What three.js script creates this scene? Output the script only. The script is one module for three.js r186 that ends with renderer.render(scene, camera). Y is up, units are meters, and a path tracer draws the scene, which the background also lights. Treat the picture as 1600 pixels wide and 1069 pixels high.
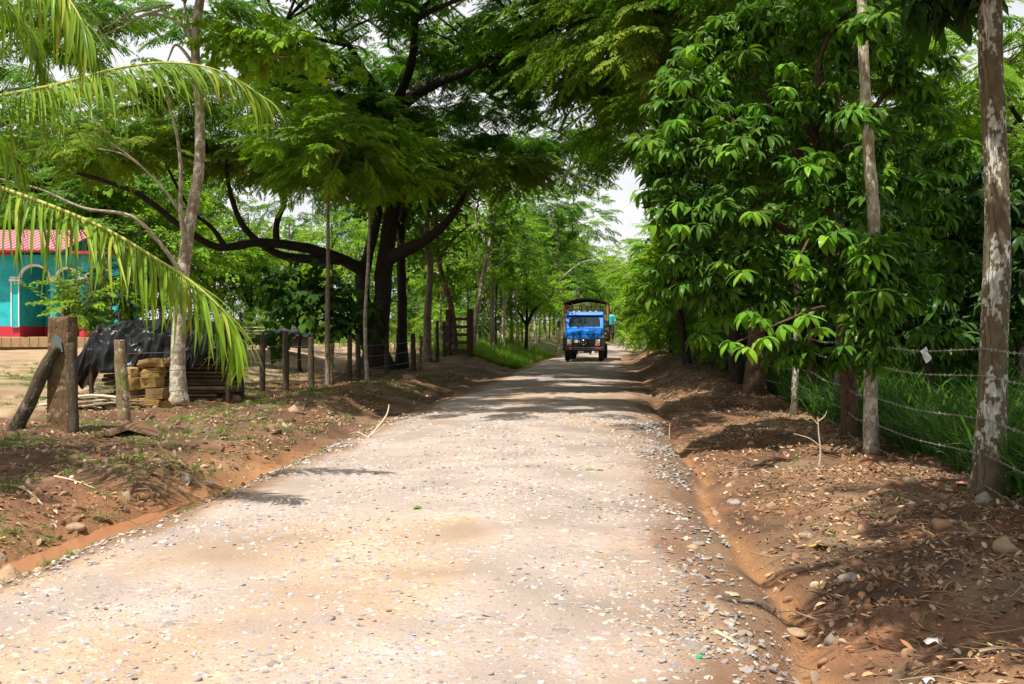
import * as THREE from 'three';
import { mergeGeometries, mergeVertices } from 'three/addons/utils/BufferGeometryUtils.js';
import { MarchingCubes } from 'three/addons/objects/MarchingCubes.js';

// ---------------------------------------------------------------- camera, sky, sun, exposure
// The road runs along -z; x is across it. The camera stands on the right half of the road.
const scene = new THREE.Scene();
const F = 1556;                                       // focal length in pixels of the 1600 x 1069 photograph
const camera = new THREE.PerspectiveCamera(2 * Math.atan(534.5 / F) * 180 / Math.PI, 1600 / 1069, 0.1, 3000);
camera.position.set(0, 1.6, 0);
camera.rotation.order = 'YXZ';
camera.rotation.y = Math.atan(155 / F);
camera.rotation.x = -Math.atan(14.5 / F);
camera.updateMatrixWorld(true);

const SUN = new THREE.Vector3(-0.22, 1, 0.4).normalize();
{
  // hazy tropical sky: white broken cloud near the horizon, bluer towards the zenith
  const W = 1024, Hh = 512, data = new Float32Array(W * Hh * 4);
  for (let j = 0; j < Hh; j++) for (let i = 0; i < W; i++) {
    const el = (j + 0.5) / Hh * Math.PI - Math.PI / 2, az = (i + 0.5) / W * Math.PI * 2;
    const y = Math.max(0, Math.sin(el)), X = Math.cos(az) * Math.cos(el), Z = Math.sin(az) * Math.cos(el);
    const k = 1 / (y + 0.25);
    const c = fbm3(X * k * 1.1 + 7, Z * k * 1.1 + 3, 0.5, 5);
    const cl = sstep(-0.28, 0.3, c + 0.38 - y * 0.38);
    const b = Math.pow(1 - y, 2.2);
    const s = [0.22 + 0.62 * b, 0.36 + 0.52 * b, 0.64 + 0.30 * b];
    const w = 1.08;
    const o = (j * W + i) * 4;
    for (let q = 0; q < 3; q++) data[o + q] = s[q] * (1 - cl) + w * [1, 1.0, 1.01][q] * cl;
    data[o + 3] = 1;
  }
  const t = new THREE.DataTexture(data, W, Hh, THREE.RGBAFormat, THREE.FloatType);
  t.mapping = THREE.EquirectangularReflectionMapping; t.magFilter = THREE.LinearFilter; t.minFilter = THREE.LinearFilter; t.needsUpdate = true;
  scene.background = t; scene.environment = t;
  scene.backgroundIntensity = 0.6; scene.environmentIntensity = 0.6;
}
const sun = new THREE.DirectionalLight(new THREE.Color(1, 0.94, 0.84), 5);
sun.position.copy(SUN).multiplyScalar(120).add(new THREE.Vector3(0, 0, -30));
sun.target.position.set(0, 0, -30);
sun.castShadow = true; sun.shadow.radius = 1; sun.shadow.mapSize.set(4096, 4096);
Object.assign(sun.shadow.camera, { left: -60, right: 60, top: 60, bottom: -60, near: 1, far: 300 });
scene.add(sun, sun.target);

const renderer = new THREE.WebGLRenderer({ antialias: true });
renderer.setSize(1024, 684);
renderer.toneMapping = THREE.LinearToneMapping;
renderer.toneMappingExposure = 1.52;
renderer.shadowMap.enabled = true;

// ---------------------------------------------------------------- helpers: chance, noise, numbers
function mulberry(a) { return () => { a |= 0; a = a + 0x6D2B79F5 | 0; let t = Math.imul(a ^ a >>> 15, 1 | a); t = t + Math.imul(t ^ t >>> 7, 61 | t) ^ t; return ((t ^ t >>> 14) >>> 0) / 4294967296; }; }
function hash3(i, j, k) { let h = Math.imul(i, 374761393) ^ Math.imul(j, 668265263) ^ Math.imul(k, 2147483629); h = Math.imul(h ^ h >>> 13, 1274126177); return ((h ^ h >>> 16) >>> 0) / 4294967296; }
function noise3(x, y, z) {
  const i = Math.floor(x), j = Math.floor(y), k = Math.floor(z); x -= i; y -= j; z -= k;
  const u = x * x * (3 - 2 * x), v = y * y * (3 - 2 * y), w = z * z * (3 - 2 * z), L = (a, b, t) => a + (b - a) * t;
  return 2 * L(L(L(hash3(i, j, k), hash3(i + 1, j, k), u), L(hash3(i, j + 1, k), hash3(i + 1, j + 1, k), u), v),
    L(L(hash3(i, j, k + 1), hash3(i + 1, j, k + 1), u), L(hash3(i, j + 1, k + 1), hash3(i + 1, j + 1, k + 1), u), v), w) - 1;
}
function fbm3(x, y, z, n = 4) { let s = 0, a = 0.5; for (let q = 0; q < n; q++) { s += a * noise3(x, y, z); x = x * 2.03 + 11.3; y = y * 2.03 + 5.7; z *= 2.03; a *= 0.5; } return s; }
function sstep(a, b, x) { const t = Math.min(1, Math.max(0, (x - a) / (b - a))); return t * t * (3 - 2 * t); }
const V = (x, y, z) => new THREE.Vector3(x, y, z);
const lerp = (a, b, t) => a + (b - a) * t;
const rgb = (r, g, b) => new THREE.Color().setRGB(r, g, b);
// a survey point: the photograph's pixel and the distance in metres in front of the camera
const AX = V(0, 0, -1).applyQuaternion(camera.quaternion), RX = V(1, 0, 0).applyQuaternion(camera.quaternion), UX = V(0, 1, 0).applyQuaternion(camera.quaternion);
function at(px, py, depth) { return camera.position.clone().addScaledVector(AX, depth).addScaledVector(RX, (px - 800) / F * depth).addScaledVector(UX, -(py - 534.5) / F * depth); }

// ---------------------------------------------------------------- the lie of the land
const rillX = (d) => 1.05 + 0.14 * noise3(d * 0.55, 1.5, 0) + 0.09 * noise3(d * 1.7, 4.5, 0) + 0.04 * noise3(d * 4.3, 2.5, 0);
const bend = (d) => d > 52 ? 0.0017 * (d - 52) ** 2 : 0;
function H(x, z, rough = true) {
  const d = -z; x -= bend(Math.min(d, 150));
  let h = 0;
  const roadness = 1 - sstep(0.4, 1.0, Math.abs(x + 1.5) - 2.0);
  h += 0.06 * Math.max(0, 1 - ((x + 1.5) / 2.5) ** 2);
  const xr = rillX(d), keepR = 1 - sstep(20, 34, d);
  h -= (0.12 * Math.exp(-(((x - xr) / 0.12) ** 2)) + 0.09 * Math.exp(-(((x - 1.15) / 0.5) ** 2))) * (0.25 + 0.75 * keepR);
  h += sstep(1.3, 2.9, x) * (0.06 + 0.05 * noise3(d * 0.3, 2.2, 9));
  h += 0.45 * sstep(17, 30, d) * Math.exp(-(((x - 2.5) / 0.95) ** 2));
  h += 0.25 * sstep(24, 60, d) * sstep(1.4, 4, x);
  const xl = -4.42 + 0.12 * noise3(d * 0.45, 7.5, 0);
  h -= (0.3 * Math.exp(-(((x - xl) / 0.36) ** 2))) * (0.3 + 0.7 * (1 - sstep(11, 17, d)));
  h += 0.14 * sstep(4.7, 5.6, -x) * (0.8 + 0.6 * noise3(x * 0.5, d * 0.3, 3));
  h += 0.16 * Math.exp(-(((x + 6.2) / 0.9) ** 2)) * sstep(13, 18, d) * (1 - sstep(26, 34, d));
  h += 0.85 * sstep(38, 52, d) * sstep(4.7, 7.2, -x);
  h += 0.85 * sstep(19, 42, d) * sstep(9.5, 14, -x) * (1 - sstep(38, 52, d));
  h += 0.012 * Math.max(0, d - 60) * sstep(60, 90, d);
  const far = sstep(8, 60, Math.abs(x + 1.5));
  if (rough) {
    const off = 1 - roadness;
    h += off * (0.06 * noise3(x * 1.1, d * 1.1, 1) + 0.042 * noise3(x * 3.1, d * 3.1, 2) + 0.026 * noise3(x * 8.3, d * 8.3, 3) + 0.3 * far * noise3(x * 0.05, d * 0.05, 5));
    h += roadness * (0.012 * noise3(x * 0.9, d * 0.7, 4) + 0.006 * noise3(x * 3.3, d * 2.6, 6) + 0.003 * noise3(x * 11, d * 11, 8));
  }
  return h;
}
const roadL = (d) => -3.88 + 0.14 * noise3(d * 0.8, 0.3, 21) + 0.07 * noise3(d * 3.1, 0.3, 22) + bend(d) - 0.02 * Math.max(0, 8 - d);
const roadR = (d) => 0.72 + 0.13 * noise3(d * 0.7, 0.3, 31) + 0.07 * noise3(d * 2.9, 0.3, 32) + bend(d);

// ---------------------------------------------------------------- textures
function toTex(px, size, srgb, reps = 1) {
  const t = new THREE.DataTexture(px, size, px.length / 4 / size, THREE.RGBAFormat, THREE.UnsignedByteType);
  t.wrapS = t.wrapT = THREE.RepeatWrapping; t.magFilter = THREE.LinearFilter; t.minFilter = THREE.LinearMipmapLinearFilter; t.generateMipmaps = true;
  if (srgb) t.colorSpace = THREE.SRGBColorSpace;
  t.repeat.set(reps, reps); t.needsUpdate = true; return t;
}
const enc = (v) => { v = Math.min(1, Math.max(0, v)); return 255 * (v <= 0.0031308 ? 12.92 * v : 1.055 * v ** (1 / 2.4) - 0.055); };
// periodic value noise for tiling maps
function pnoise(x, y, per, s) { const i = Math.floor(x), j = Math.floor(y); x -= i; y -= j; const u = x * x * (3 - 2 * x), v = y * y * (3 - 2 * y), m = (a) => ((a % per) + per) % per, h = (a, b) => hash3(m(a), m(b), s); return 2 * lerp(lerp(h(i, j), h(i + 1, j), u), lerp(h(i, j + 1), h(i + 1, j + 1), u), v) - 1; }
function pfbm(u, v, f, n, s) { let r = 0, a = 0.5; for (let q = 0; q < n; q++) { r += a * pnoise(u * f, v * f, f, s + q); f *= 2; a *= 0.5; } return r; }
// a ground map: a grainy matrix with flat pieces (stones, chips, dead leaves) strewn into it, as colour (x) and height
function strewn(size, seed, matrix, layers) {
  const r = mulberry(seed), col = new Float32Array(size * size * 3), hgt = new Float32Array(size * size);
  const base = new Float32Array(256 * 256);
  for (let j = 0; j < 256; j++) for (let i = 0; i < 256; i++) base[j * 256 + i] = pfbm(i / 256, j / 256, 8, 5, seed);
  for (let j = 0; j < size; j++) for (let i = 0; i < size; i++) {
    const o = j * size + i, g = base[((j * 256 / size) | 0) * 256 + ((i * 256 / size) | 0)], k = hash3(i, j, seed) - 0.5, k2 = hash3(i >> 1, j >> 1, seed + 1) - 0.5, k3 = hash3(i >> 2, j >> 2, seed + 2) - 0.5;
    const m = 1 + g * 0.35 + k * 0.22 + k2 * 0.22 + k3 * 0.16;
    for (let q = 0; q < 3; q++) col[o * 3 + q] = matrix[q] * m;
    hgt[o] = 0.3 + g * 0.2 + k * 0.1 + k2 * 0.08 + k3 * 0.08;
  }
  for (const L of layers) for (let n = 0; n < L.n; n++) {
    const cx = r() * size, cy = r() * size;
    if (L.patch && base[((cy * 256 / size) | 0) * 256 + ((cx * 256 / size) | 0)] < L.patch * (r() - 0.35)) continue;
    const a = (L.min + (L.max - L.min) * r() ** 2.2) / L.tile * size / 2, e = lerp(L.e0, L.e1, r()), th = r() * Math.PI, c = Math.cos(th), s = Math.sin(th);
    const tone = L.tones[(r() * L.tones.length) | 0], v = 0.8 + 0.4 * r(), k = 3 + (r() * 4 | 0), ph = r() * 6.28, wob = L.wob * (0.5 + r()), top = L.h * (0.5 + 0.5 * r()), tx = (r() - 0.5) * 0.6, ty = (r() - 0.5) * 0.6, R = Math.ceil(a * 1.4);
    for (let y = -R; y <= R; y++) for (let x = -R; x <= R; x++) {
      const p = (x * c + y * s) / a, q = (-x * s + y * c) / (a * e), rr = Math.hypot(p, q), lim = 1 + wob * Math.cos(k * Math.atan2(q, p) + ph) * 0.5;
      if (rr > lim) continue;
      const X = ((Math.round(cx + x) % size) + size) % size, Y = ((Math.round(cy + y) % size) + size) % size, o = Y * size + X, g = v * (1 + (hash3(X, Y, 77) - 0.5) * 0.18);
      for (let w = 0; w < 3; w++) col[o * 3 + w] = tone[w] * g;
      hgt[o] = 0.3 + top * Math.sqrt(Math.max(0, 1 - (rr / lim) ** 3)) * (1 + tx * p + ty * q);
    }
  }
  const pc = new Uint8Array(size * size * 4), ph = new Uint8Array(size * size * 4);
  for (let o = 0; o < size * size; o++) { for (let q = 0; q < 3; q++) { pc[o * 4 + q] = enc(col[o * 3 + q]); ph[o * 4 + q] = Math.min(255, Math.max(0, hgt[o] * 255)); } pc[o * 4 + 3] = ph[o * 4 + 3] = 255; }
  return [pc, ph];
}
const [gc, gh] = strewn(2048, 11, [0.62, 0.56, 0.5], [
  { n: 26000, min: 0.006, max: 0.03, tile: 5, e0: 0.5, e1: 1, wob: 0.4, h: 0.35, patch: 0.5, tones: [[.62, .6, .62], [.72, .68, .66], [.5, .47, .5], [.8, .78, .76], [.6, .5, .38], [.42, .36, .34]] },
  { n: 9000, min: 0.015, max: 0.07, tile: 5, e0: 0.4, e1: 0.95, wob: 0.5, h: 0.5, patch: 0.7, tones: [[.66, .64, .66], [.74, .71, .69], [.58, .56, .62], [.78, .75, .7], [.66, .55, .42], [.76, .7, .62]] },
  { n: 1500, min: 0.03, max: 0.11, tile: 5, e0: 0.35, e1: 0.8, wob: 0.5, h: 0.6, patch: 0.8, tones: [[.7, .68, .68], [.8, .77, .72], [.62, .6, .64], [.7, .6, .48]] }]);
const [dc, dh] = strewn(2048, 23, [0.66, 0.6, 0.54], [
  { n: 9000, min: 0.005, max: 0.03, tile: 4, e0: 0.5, e1: 1, wob: 0.4, h: 0.3, patch: 0, tones: [[.8, .72, .62], [.5, .4, .32], [.95, .86, .74], [.6, .48, .38]] },
  { n: 2600, min: 0.03, max: 0.11, tile: 4, e0: 0.25, e1: 0.55, wob: 0.15, h: 0.4, patch: 0.6, tones: [[.85, .66, .44], [.5, .36, .25], [.7, .52, .36], [.95, .8, .6], [.42, .3, .22]] },
  { n: 1500, min: 0.04, max: 0.22, tile: 4, e0: 0.03, e1: 0.07, wob: 0, h: 0.5, patch: 0.6, tones: [[.9, .78, .6], [.5, .38, .28], [.7, .58, .44]] }]);
const [bc, bh] = (() => {                              // bark: grey-brown with vertical cracks
  const S = 512, pc = new Uint8Array(S * S * 4), ph = new Uint8Array(S * S * 4);
  for (let j = 0; j < S; j++) for (let i = 0; i < S; i++) {
    const u = i / S, v = j / S, w = 0.03 * pfbm(u, v, 6, 3, 3);
    const crack = Math.abs(pfbm(u + w, v * 0.25, 16, 3, 5)), g = pfbm(u, v, 10, 5, 8);
    const k = sstep(0.0, 0.12, crack), o = (j * S + i) * 4, n = 0.72 + 0.3 * g + 0.08 * (hash3(i, j, 4) - 0.5);
    const c = lerp(0.5, 1, k) * n;
    pc[o] = enc(c); pc[o + 1] = enc(c * 0.95); pc[o + 2] = enc(c * 0.88); ph[o] = ph[o + 1] = ph[o + 2] = 255 * (0.15 + 0.6 * k + 0.2 * g); pc[o + 3] = ph[o + 3] = 255;
  }
  return [pc, ph];
})();
const lichenMap = (thr, pale, dark, green, seed, fq = 6) => {  // bark spotted with pale lichen crusts
  const S = 512, pc = new Uint8Array(S * S * 4);
  for (let j = 0; j < S; j++) for (let i = 0; i < S; i++) {
    const u = i / S, v = j / S, L = 0.75 * pfbm(u, v, fq, 5, seed) + 0.5 * pfbm(u, v, fq * 5, 3, seed + 9), G = pfbm(u, v, 4, 4, seed + 20), g = pfbm(u, v, 14, 4, seed + 30);
    const k = sstep(thr - .05, thr + 0.14, L), m = sstep(0.18, 0.32, G) * (1 - k), n = 1 + 0.5 * g + 0.15 * (hash3(i, j, 5) - 0.5), o = (j * S + i) * 4;
    for (let q = 0; q < 3; q++) pc[o + q] = enc(lerp(lerp(dark[q], green[q], m), pale[q], k) * n);
    pc[o + 3] = 255;
  }
  return toTex(pc, S, true);
};

// ---------------------------------------------------------------- materials
const std = (o) => new THREE.MeshStandardMaterial({ roughness: 0.9, ...o });
const BARKB = toTex(bh, 512, false), BARKC = toTex(bc, 512, true);
const M = {
  ground: std({ vertexColors: true, map: toTex(dc, 2048, true), bumpMap: toTex(dh, 2048, false), bumpScale: 0.035, roughness: 1 }),
  road: std({ vertexColors: true, map: toTex(gc, 2048, true), bumpMap: toTex(gh, 2048, false), bumpScale: 0.013, roughness: 0.95 }),
  stone: std({ color: rgb(1, 1, 1), roughness: 0.85, map: toTex(dc, 2048, true) }),
  barkDark: std({ color: rgb(.048, .037, .03), map: BARKC, bumpMap: BARKB, bumpScale: 0.03, roughness: 1 }),
  barkBrown: std({ color: rgb(.16, .095, .06), map: BARKC, bumpMap: BARKB, bumpScale: 0.02, roughness: 1 }),
  barkGrey: std({ color: rgb(.3, .26, .2), map: BARKC, bumpMap: BARKB, bumpScale: 0.012, roughness: 1 }),
  barkPale: std({ map: lichenMap(-.04, [.5, .45, .36], [.29, .23, .16], [.25, .23, .13], 41, 9), bumpMap: BARKB, bumpScale: 0.008, roughness: 0.95 }),
  barkLichen: std({ map: lichenMap(0.09, [.5, .48, .42], [.13, .095, .055], [.12, .11, .055], 57, 6), bumpMap: BARKB, bumpScale: 0.03, roughness: 0.95 }),
  weathered: std({ map: lichenMap(0.2, [.42, .38, .28], [.2, .135, .075], [.2, .19, .06], 71), bumpMap: BARKB, bumpScale: 0.01, roughness: 0.95 }),
  oldPost: std({ map: lichenMap(0.34, [.2, .18, .13], [.07, .05, .032], [.08, .08, .035], 83), bumpMap: BARKB, bumpScale: 0.012, roughness: 0.95 }),
  twig: std({ color: rgb(.3, .22, .14) }),
  bareTwig: std({ color: rgb(.5, .4, .3) }),
  wire: std({ color: rgb(.35, .33, .3), metalness: 0.7, roughness: 0.5 }),
};
M.ground.map.repeat.set(1 / 4, 1 / 4); M.ground.bumpMap.repeat.set(1 / 4, 1 / 4);
M.road.map.repeat.set(1 / 5, 1 / 5); M.road.bumpMap.repeat.set(1 / 5, 1 / 5);
const leafMat = (o = {}) => new THREE.MeshPhysicalMaterial({ color: 0xffffff, roughness: 1, transmission: 0.5, thickness: 0, specularIntensity: 0.3, clearcoat: 0.08, clearcoatRoughness: 0.4, side: THREE.DoubleSide, ...o });
M.leaf = leafMat();
M.glossLeaf = leafMat({ clearcoat: 0.22, clearcoatRoughness: 0.3, transmission: 0.44 });
M.palm = leafMat({ clearcoat: 0.22, clearcoatRoughness: 0.3, transmission: 0.42 });
M.litter = std({ roughness: 0.85, side: THREE.DoubleSide });

// ---------------------------------------------------------------- building helpers
const used = {};
function numbered(n) { if (!(n in used)) { used[n] = 0; return n; } return n + '_' + String(++used[n]).padStart(3, '0'); }
function tag(o, label, category, group) { o.userData.label = label; o.userData.category = category; if (group) o.userData.group = group; return o; }
function thing(name, label, category, pos = [0, 0, 0], turn = 0, group) { const o = new THREE.Group(); o.name = numbered(name); o.position.set(...pos); o.rotation.y = turn; scene.add(o); return tag(o, label, category, group); }
function part(name, geo, mat, parent) { const m = new THREE.Mesh(Array.isArray(geo) ? merge(geo) : geo, mat); m.name = name; parent.add(m); return m; }
function single(name, geo, mat, label, category, group, pos) { const m = part(numbered(name), geo, mat, scene); if (pos) m.position.set(...pos); return tag(m, label, category, group); }
function stuffPart(name, inst, parent) { inst.name = name; inst.userData.kind = 'stuff'; parent.add(inst); return inst; }
function merge(list) { list = list.filter(Boolean).map((g) => g.index ? g.toNonIndexed() : g); for (const g of list) for (const k of Object.keys(g.attributes)) if (!['position', 'normal', 'uv'].includes(k)) g.deleteAttribute(k); return list.length === 1 ? list[0] : mergeGeometries(list); }
function box(w, h, d, x = 0, y = 0, z = 0, rx = 0, ry = 0, rz = 0) { const g = new THREE.BoxGeometry(w, h, d); g.rotateX(rx); g.rotateY(ry); g.rotateZ(rz); g.translate(x, y, z); return g; }
function rbox(w, h, d, b, x = 0, y = 0, z = 0) { const s = new THREE.Shape(); const a = w / 2 - b, c = h / 2 - b; s.moveTo(-a, -c); s.lineTo(a, -c); s.lineTo(a, c); s.lineTo(-a, c); s.closePath(); const g = new THREE.ExtrudeGeometry(s, { depth: d - 2 * b, bevelEnabled: true, bevelSize: b, bevelThickness: b, bevelSegments: 2 }); g.translate(x, y, z - d / 2 + b); return g; }
function geom(pos, idx, uv) { const g = new THREE.BufferGeometry(); g.setAttribute('position', new THREE.Float32BufferAttribute(pos, 3)); g.setAttribute('uv', new THREE.Float32BufferAttribute(uv || new Array(pos.length / 3 * 2).fill(0), 2)); g.setIndex(idx); g.computeVertexNormals(); return g; }
// a tapered, slightly knotty limb through points [x, y, z, radius]
function limb(pts, { seg = 8, steps = 6, knot = 0.08, seed = 1, flare = 0, uvs = 1 } = {}) {
  const c = new THREE.CatmullRomCurve3(pts.map((p) => V(p[0], p[1], p[2]))), n = Math.max(2, (pts.length - 1) * steps), pos = [], uv = [], idx = [];
  let N = null, len = 0, prev = null;
  for (let i = 0; i <= n; i++) {
    const t = i / n, P = c.getPoint(t), T = c.getTangent(t), f = t * (pts.length - 1), a = Math.min(pts.length - 2, Math.floor(f)), r0 = lerp(pts[a][3], pts[a + 1][3], f - a);
    if (!N) { N = Math.abs(T.y) < 0.9 ? V(0, 1, 0) : V(1, 0, 0); }
    N.addScaledVector(T, -N.dot(T)).normalize();
    const B = T.clone().cross(N);
    if (prev) len += P.distanceTo(prev); prev = P.clone();
    for (let k = 0; k <= seg; k++) {
      const an = (k % seg) / seg * Math.PI * 2, cx = Math.cos(an), sx = Math.sin(an);
      let r = r0 * (1 + knot * noise3(cx * 1.5 + seed * 7, sx * 1.5, len * 2.2 + seed) + knot * 0.5 * noise3(cx * 3 + seed, sx * 3, len * 6));
      if (flare) r += flare * r0 * Math.exp(-len / (r0 * 1.6)) * (1 + 0.6 * Math.cos(an * 5 + seed));
      pos.push(P.x + (N.x * cx + B.x * sx) * r, P.y + (N.y * cx + B.y * sx) * r, P.z + (N.z * cx + B.z * sx) * r);
      uv.push(k / seg * Math.max(1, Math.round(r0 * 6 * uvs)), len * uvs);
    }
  }
  const w = seg + 1;
  for (let i = 0; i < n; i++) for (let k = 0; k < seg; k++) { const a = i * w + k; idx.push(a, a + 1, a + w, a + 1, a + w + 1, a + w); }
  for (const [i, flip] of [[0, 1], [n, 0]]) { const P = c.getPoint(i / n), q = pos.length / 3; pos.push(P.x, P.y, P.z); uv.push(0, 0); for (let k = 0; k < seg; k++) { const a = i * w + k; flip ? idx.push(q, a + 1, a) : idx.push(q, a, a + 1); } }
  const g = geom(pos, idx, uv), nn = g.attributes.normal;
  for (let i = 0; i <= n; i++) { const a = i * w, b = a + seg; const v = V(nn.getX(a) + nn.getX(b), nn.getY(a) + nn.getY(b), nn.getZ(a) + nn.getZ(b)).normalize(); nn.setXYZ(a, v.x, v.y, v.z); nn.setXYZ(b, v.x, v.y, v.z); }
  return g;
}

// ---------------------------------------------------------------- leaf sprays (unit size, growing along +x, upper side +y)
function leafBlade(L, W, bendDown, n = 3, fold = 0.25, belly = 0.45) {   // pointed leaf with a folded midrib
  const pos = [], idx = [], uv = [];
  for (let i = 0; i <= n; i++) {
    const t = i / n, w = W / 2 * Math.pow(Math.sin(Math.PI * Math.min(1, Math.pow(t, Math.log(0.5) / Math.log(belly)))), 0.75) * (t === 1 ? 0 : 1) + (i === 0 ? W * 0.04 : 0), a = bendDown * t;
    const x = bendDown ? L * Math.sin(a) / bendDown : L * t, y = bendDown ? -L * (1 - Math.cos(a)) / bendDown : 0;
    pos.push(x, y, 0, x, y + w * fold, w, x, y + w * fold, -w); uv.push(.5, t, 1, t, 0, t);
  }
  for (let i = 0; i < n; i++) { const a = i * 3, b = a + 3; idx.push(a, a + 1, b + 1, a, b + 1, b, a, b, b + 2, a, b + 2, a + 2); }
  return geom(pos, idx, uv);
}
function put(g, p, yaw, pitch, roll = 0, s = 1) { const m = new THREE.Matrix4().compose(p, new THREE.Quaternion().setFromEuler(new THREE.Euler(roll, yaw, pitch, 'YZX')), V(s, s, s)); return g.clone().applyMatrix4(m); }
function stick(a, b, r) { return limb([[a.x, a.y, a.z, r], [(a.x + b.x) / 2, (a.y + b.y) / 2, (a.z + b.z) / 2, r * 0.8], [b.x, b.y, b.z, r * 0.5]], { seg: 3, steps: 1, knot: 0 }); }
function featherSpray(seed) {                         // doubly pinnate leaves of the rain tree
  const r = mulberry(seed), out = [], q = leafBlade(0.1, 0.04, 0.3, 1, 0.15, 0.5);
  const dia = geom([0, 0, 0, .05, .003, .02, .1, -.008, 0, .05, .003, -.02], [0, 1, 2, 0, 2, 3]);
  for (let k = 0; k < 9; k++) {
    const t = k === 8 ? 1 : 0.12 + 0.85 * k / 8, side = k === 8 ? 0 : k % 2 ? 1 : -1, yaw = side * (0.75 + 0.35 * r()), pitch = -0.1 - 0.35 * r(), L = 0.3 + 0.16 * r(), o = V(t * 0.75, -0.1 * t * t, 0);
    const D = V(Math.cos(pitch) * Math.cos(yaw), Math.sin(pitch), -Math.cos(pitch) * Math.sin(yaw));
    for (let i = 0; i < 9; i++) {
      const s = (i + 1) / 9, p = o.clone().addScaledVector(D, L * s).add(V(0, -0.07 * s * s, 0));
      for (const w of [-1, 1]) out.push(put(dia, p, yaw + w * (1.15 - 0.4 * s), pitch - 0.35 * s + (r() - 0.5) * 0.5, (r() - 0.5) * 0.8, 0.75 + 0.55 * Math.sin(Math.PI * (0.15 + 0.75 * s)) * (0.8 + 0.4 * r())));
    }
  }
  out.push(geom([0, 0, -.008, 0, 0, .008, .75, -.1, 0], [0, 1, 2]));
  return merge(out);
}
function broadSpray(seed, n = 20, L = 0.24, W = 0.11, droop = 0.5) {
  const r = mulberry(seed), out = [], lf = [leafBlade(L, W, 0.5, 2), leafBlade(L * 0.85, W * 0.95, 0.9, 2)];
  for (let k = 0; k < n; k++) { const t = 0.08 + 0.92 * k / (n - 1), side = k % 2 ? 1 : -1; out.push(put(lf[k & 1], V(t * 0.85, -0.12 * t * t + (r() - 0.5) * 0.12, (r() - 0.5) * 0.25), side * (0.4 + 1.0 * r()) * (1.1 - 0.6 * t), -droop * r() + 0.15, (r() - 0.5) * 1.2, 0.75 + 0.5 * r())); }
  out.push(geom([0, 0, -.01, 0, 0, .01, .85, -.12, 0], [0, 1, 2]));
  return merge(out);
}
function rosette(seed, n = 10) {                       // hanging whorl of long glossy leaves at a twig's end
  const r = mulberry(seed), out = [];
  for (let k = 0; k < n; k++) { const yaw = k / n * 6.283 + r() * 0.5; out.push(put(leafBlade(0.85 + 0.3 * r(), 0.23 + 0.07 * r(), 0.9 + 0.8 * r(), 4, 0.22, 0.45), V(-0.25 * r(), 0.05 * r(), 0), yaw, 0.35 - 0.75 * r(), (r() - 0.5) * 0.7, 1)); }
  out.push(geom([-.9, -.05, -.012, -.9, -.05, .012, 0, 0, 0], [0, 1, 2]));
  return merge(out);
}
const SPRAY = {
  feather: [1, 2, 3, 4].map((s) => featherSpray(s * 31)),
  broad: [1, 2, 3].map((s) => broadSpray(s * 17)),
  small: [1, 2, 3].map((s) => broadSpray(s * 19, 34, 0.15, 0.07, 0.8)),
  heart: [1, 2].map((s) => broadSpray(s * 23, 13, 0.34, 0.26, 0.9)),
  mango: [1, 2, 3, 4].map((s) => rosette(s * 29)),
};
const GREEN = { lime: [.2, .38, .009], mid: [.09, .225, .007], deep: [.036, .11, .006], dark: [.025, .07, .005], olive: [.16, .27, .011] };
// scatter sprays through ellipsoids [x, y, z, rx, ry, rz, n], thinning them where the noise leaves gaps
function scatter(kind, blobs, { size = 1, tint = 'mid', seed = 1, gap = 0, flat = 0, mat = M.leaf, parent, name = 'crown', hang = 0.2, shell = 0.55, gf = 0.55 }) {
  const r = mulberry(seed * 7919 + 13), sp = SPRAY[kind], lists = sp.map(() => []);
  const T = GREEN[tint];
  for (const [x, y, z, rx, ry, rz, n] of blobs) for (let i = 0, tries = 0; i < n && tries < n * 6; tries++) {
    const th = r() * 6.2832, cu = r() * 2 - 1, s = Math.sqrt(1 - cu * cu), rad = Math.pow(shell + (1 - shell) * r(), 0.8), dir = V(Math.cos(th) * s, cu, Math.sin(th) * s);
    const w = 1 + 0.3 * noise3(dir.x * 2 + seed, dir.y * 2, dir.z * 2 + x), P = V(x + dir.x * rx * rad * w, y + dir.y * ry * rad * w, z + dir.z * rz * rad * w);
    if (noise3(P.x * gf + seed * 3.1, P.y * gf * 1.6, P.z * gf) < gap - 0.75 + 0.25 * r()) continue;
    i++;
    const out = V(dir.x + (r() - 0.5) * 1.1, (dir.y * 0.5 + 0.15) * (1 - flat) - hang + (r() - 0.5) * 0.5 * (1 - flat * 0.6), dir.z + (r() - 0.5) * 1.1).normalize();
    const up = V((r() - 0.5) * 0.8, 1, (r() - 0.5) * 0.8), Z = out.clone().cross(up).normalize(), Y = Z.clone().cross(out), sc = size * (kind === 'mango' ? 0.5 + 0.9 * r() : 0.7 + 0.6 * r());
    const m = new THREE.Matrix4().makeBasis(out, Y, Z).scale(V(sc, sc, sc)).setPosition(P);
    const b = (kind === 'mango' ? 0.55 : 0.72) + (kind === 'mango' ? 1.0 : 0.62) * r() * r() + 0.1 * r(), yl = r() < 0.16 ? 1.45 : 1 + 0.25 * (r() - 0.5);
    lists[(r() * sp.length) | 0].push([m, rgb(T[0] * b * yl, T[1] * b * (yl > 1.3 ? 1.2 : 1), T[2] * b)]);
  }
  lists.forEach((l, k) => { if (!l.length) return; const im = new THREE.InstancedMesh(sp[k], mat, l.length); l.forEach(([m, c], i) => { im.setMatrixAt(i, m); im.setColorAt(i, c); }); stuffPart(name, im, parent); });
}
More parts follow.
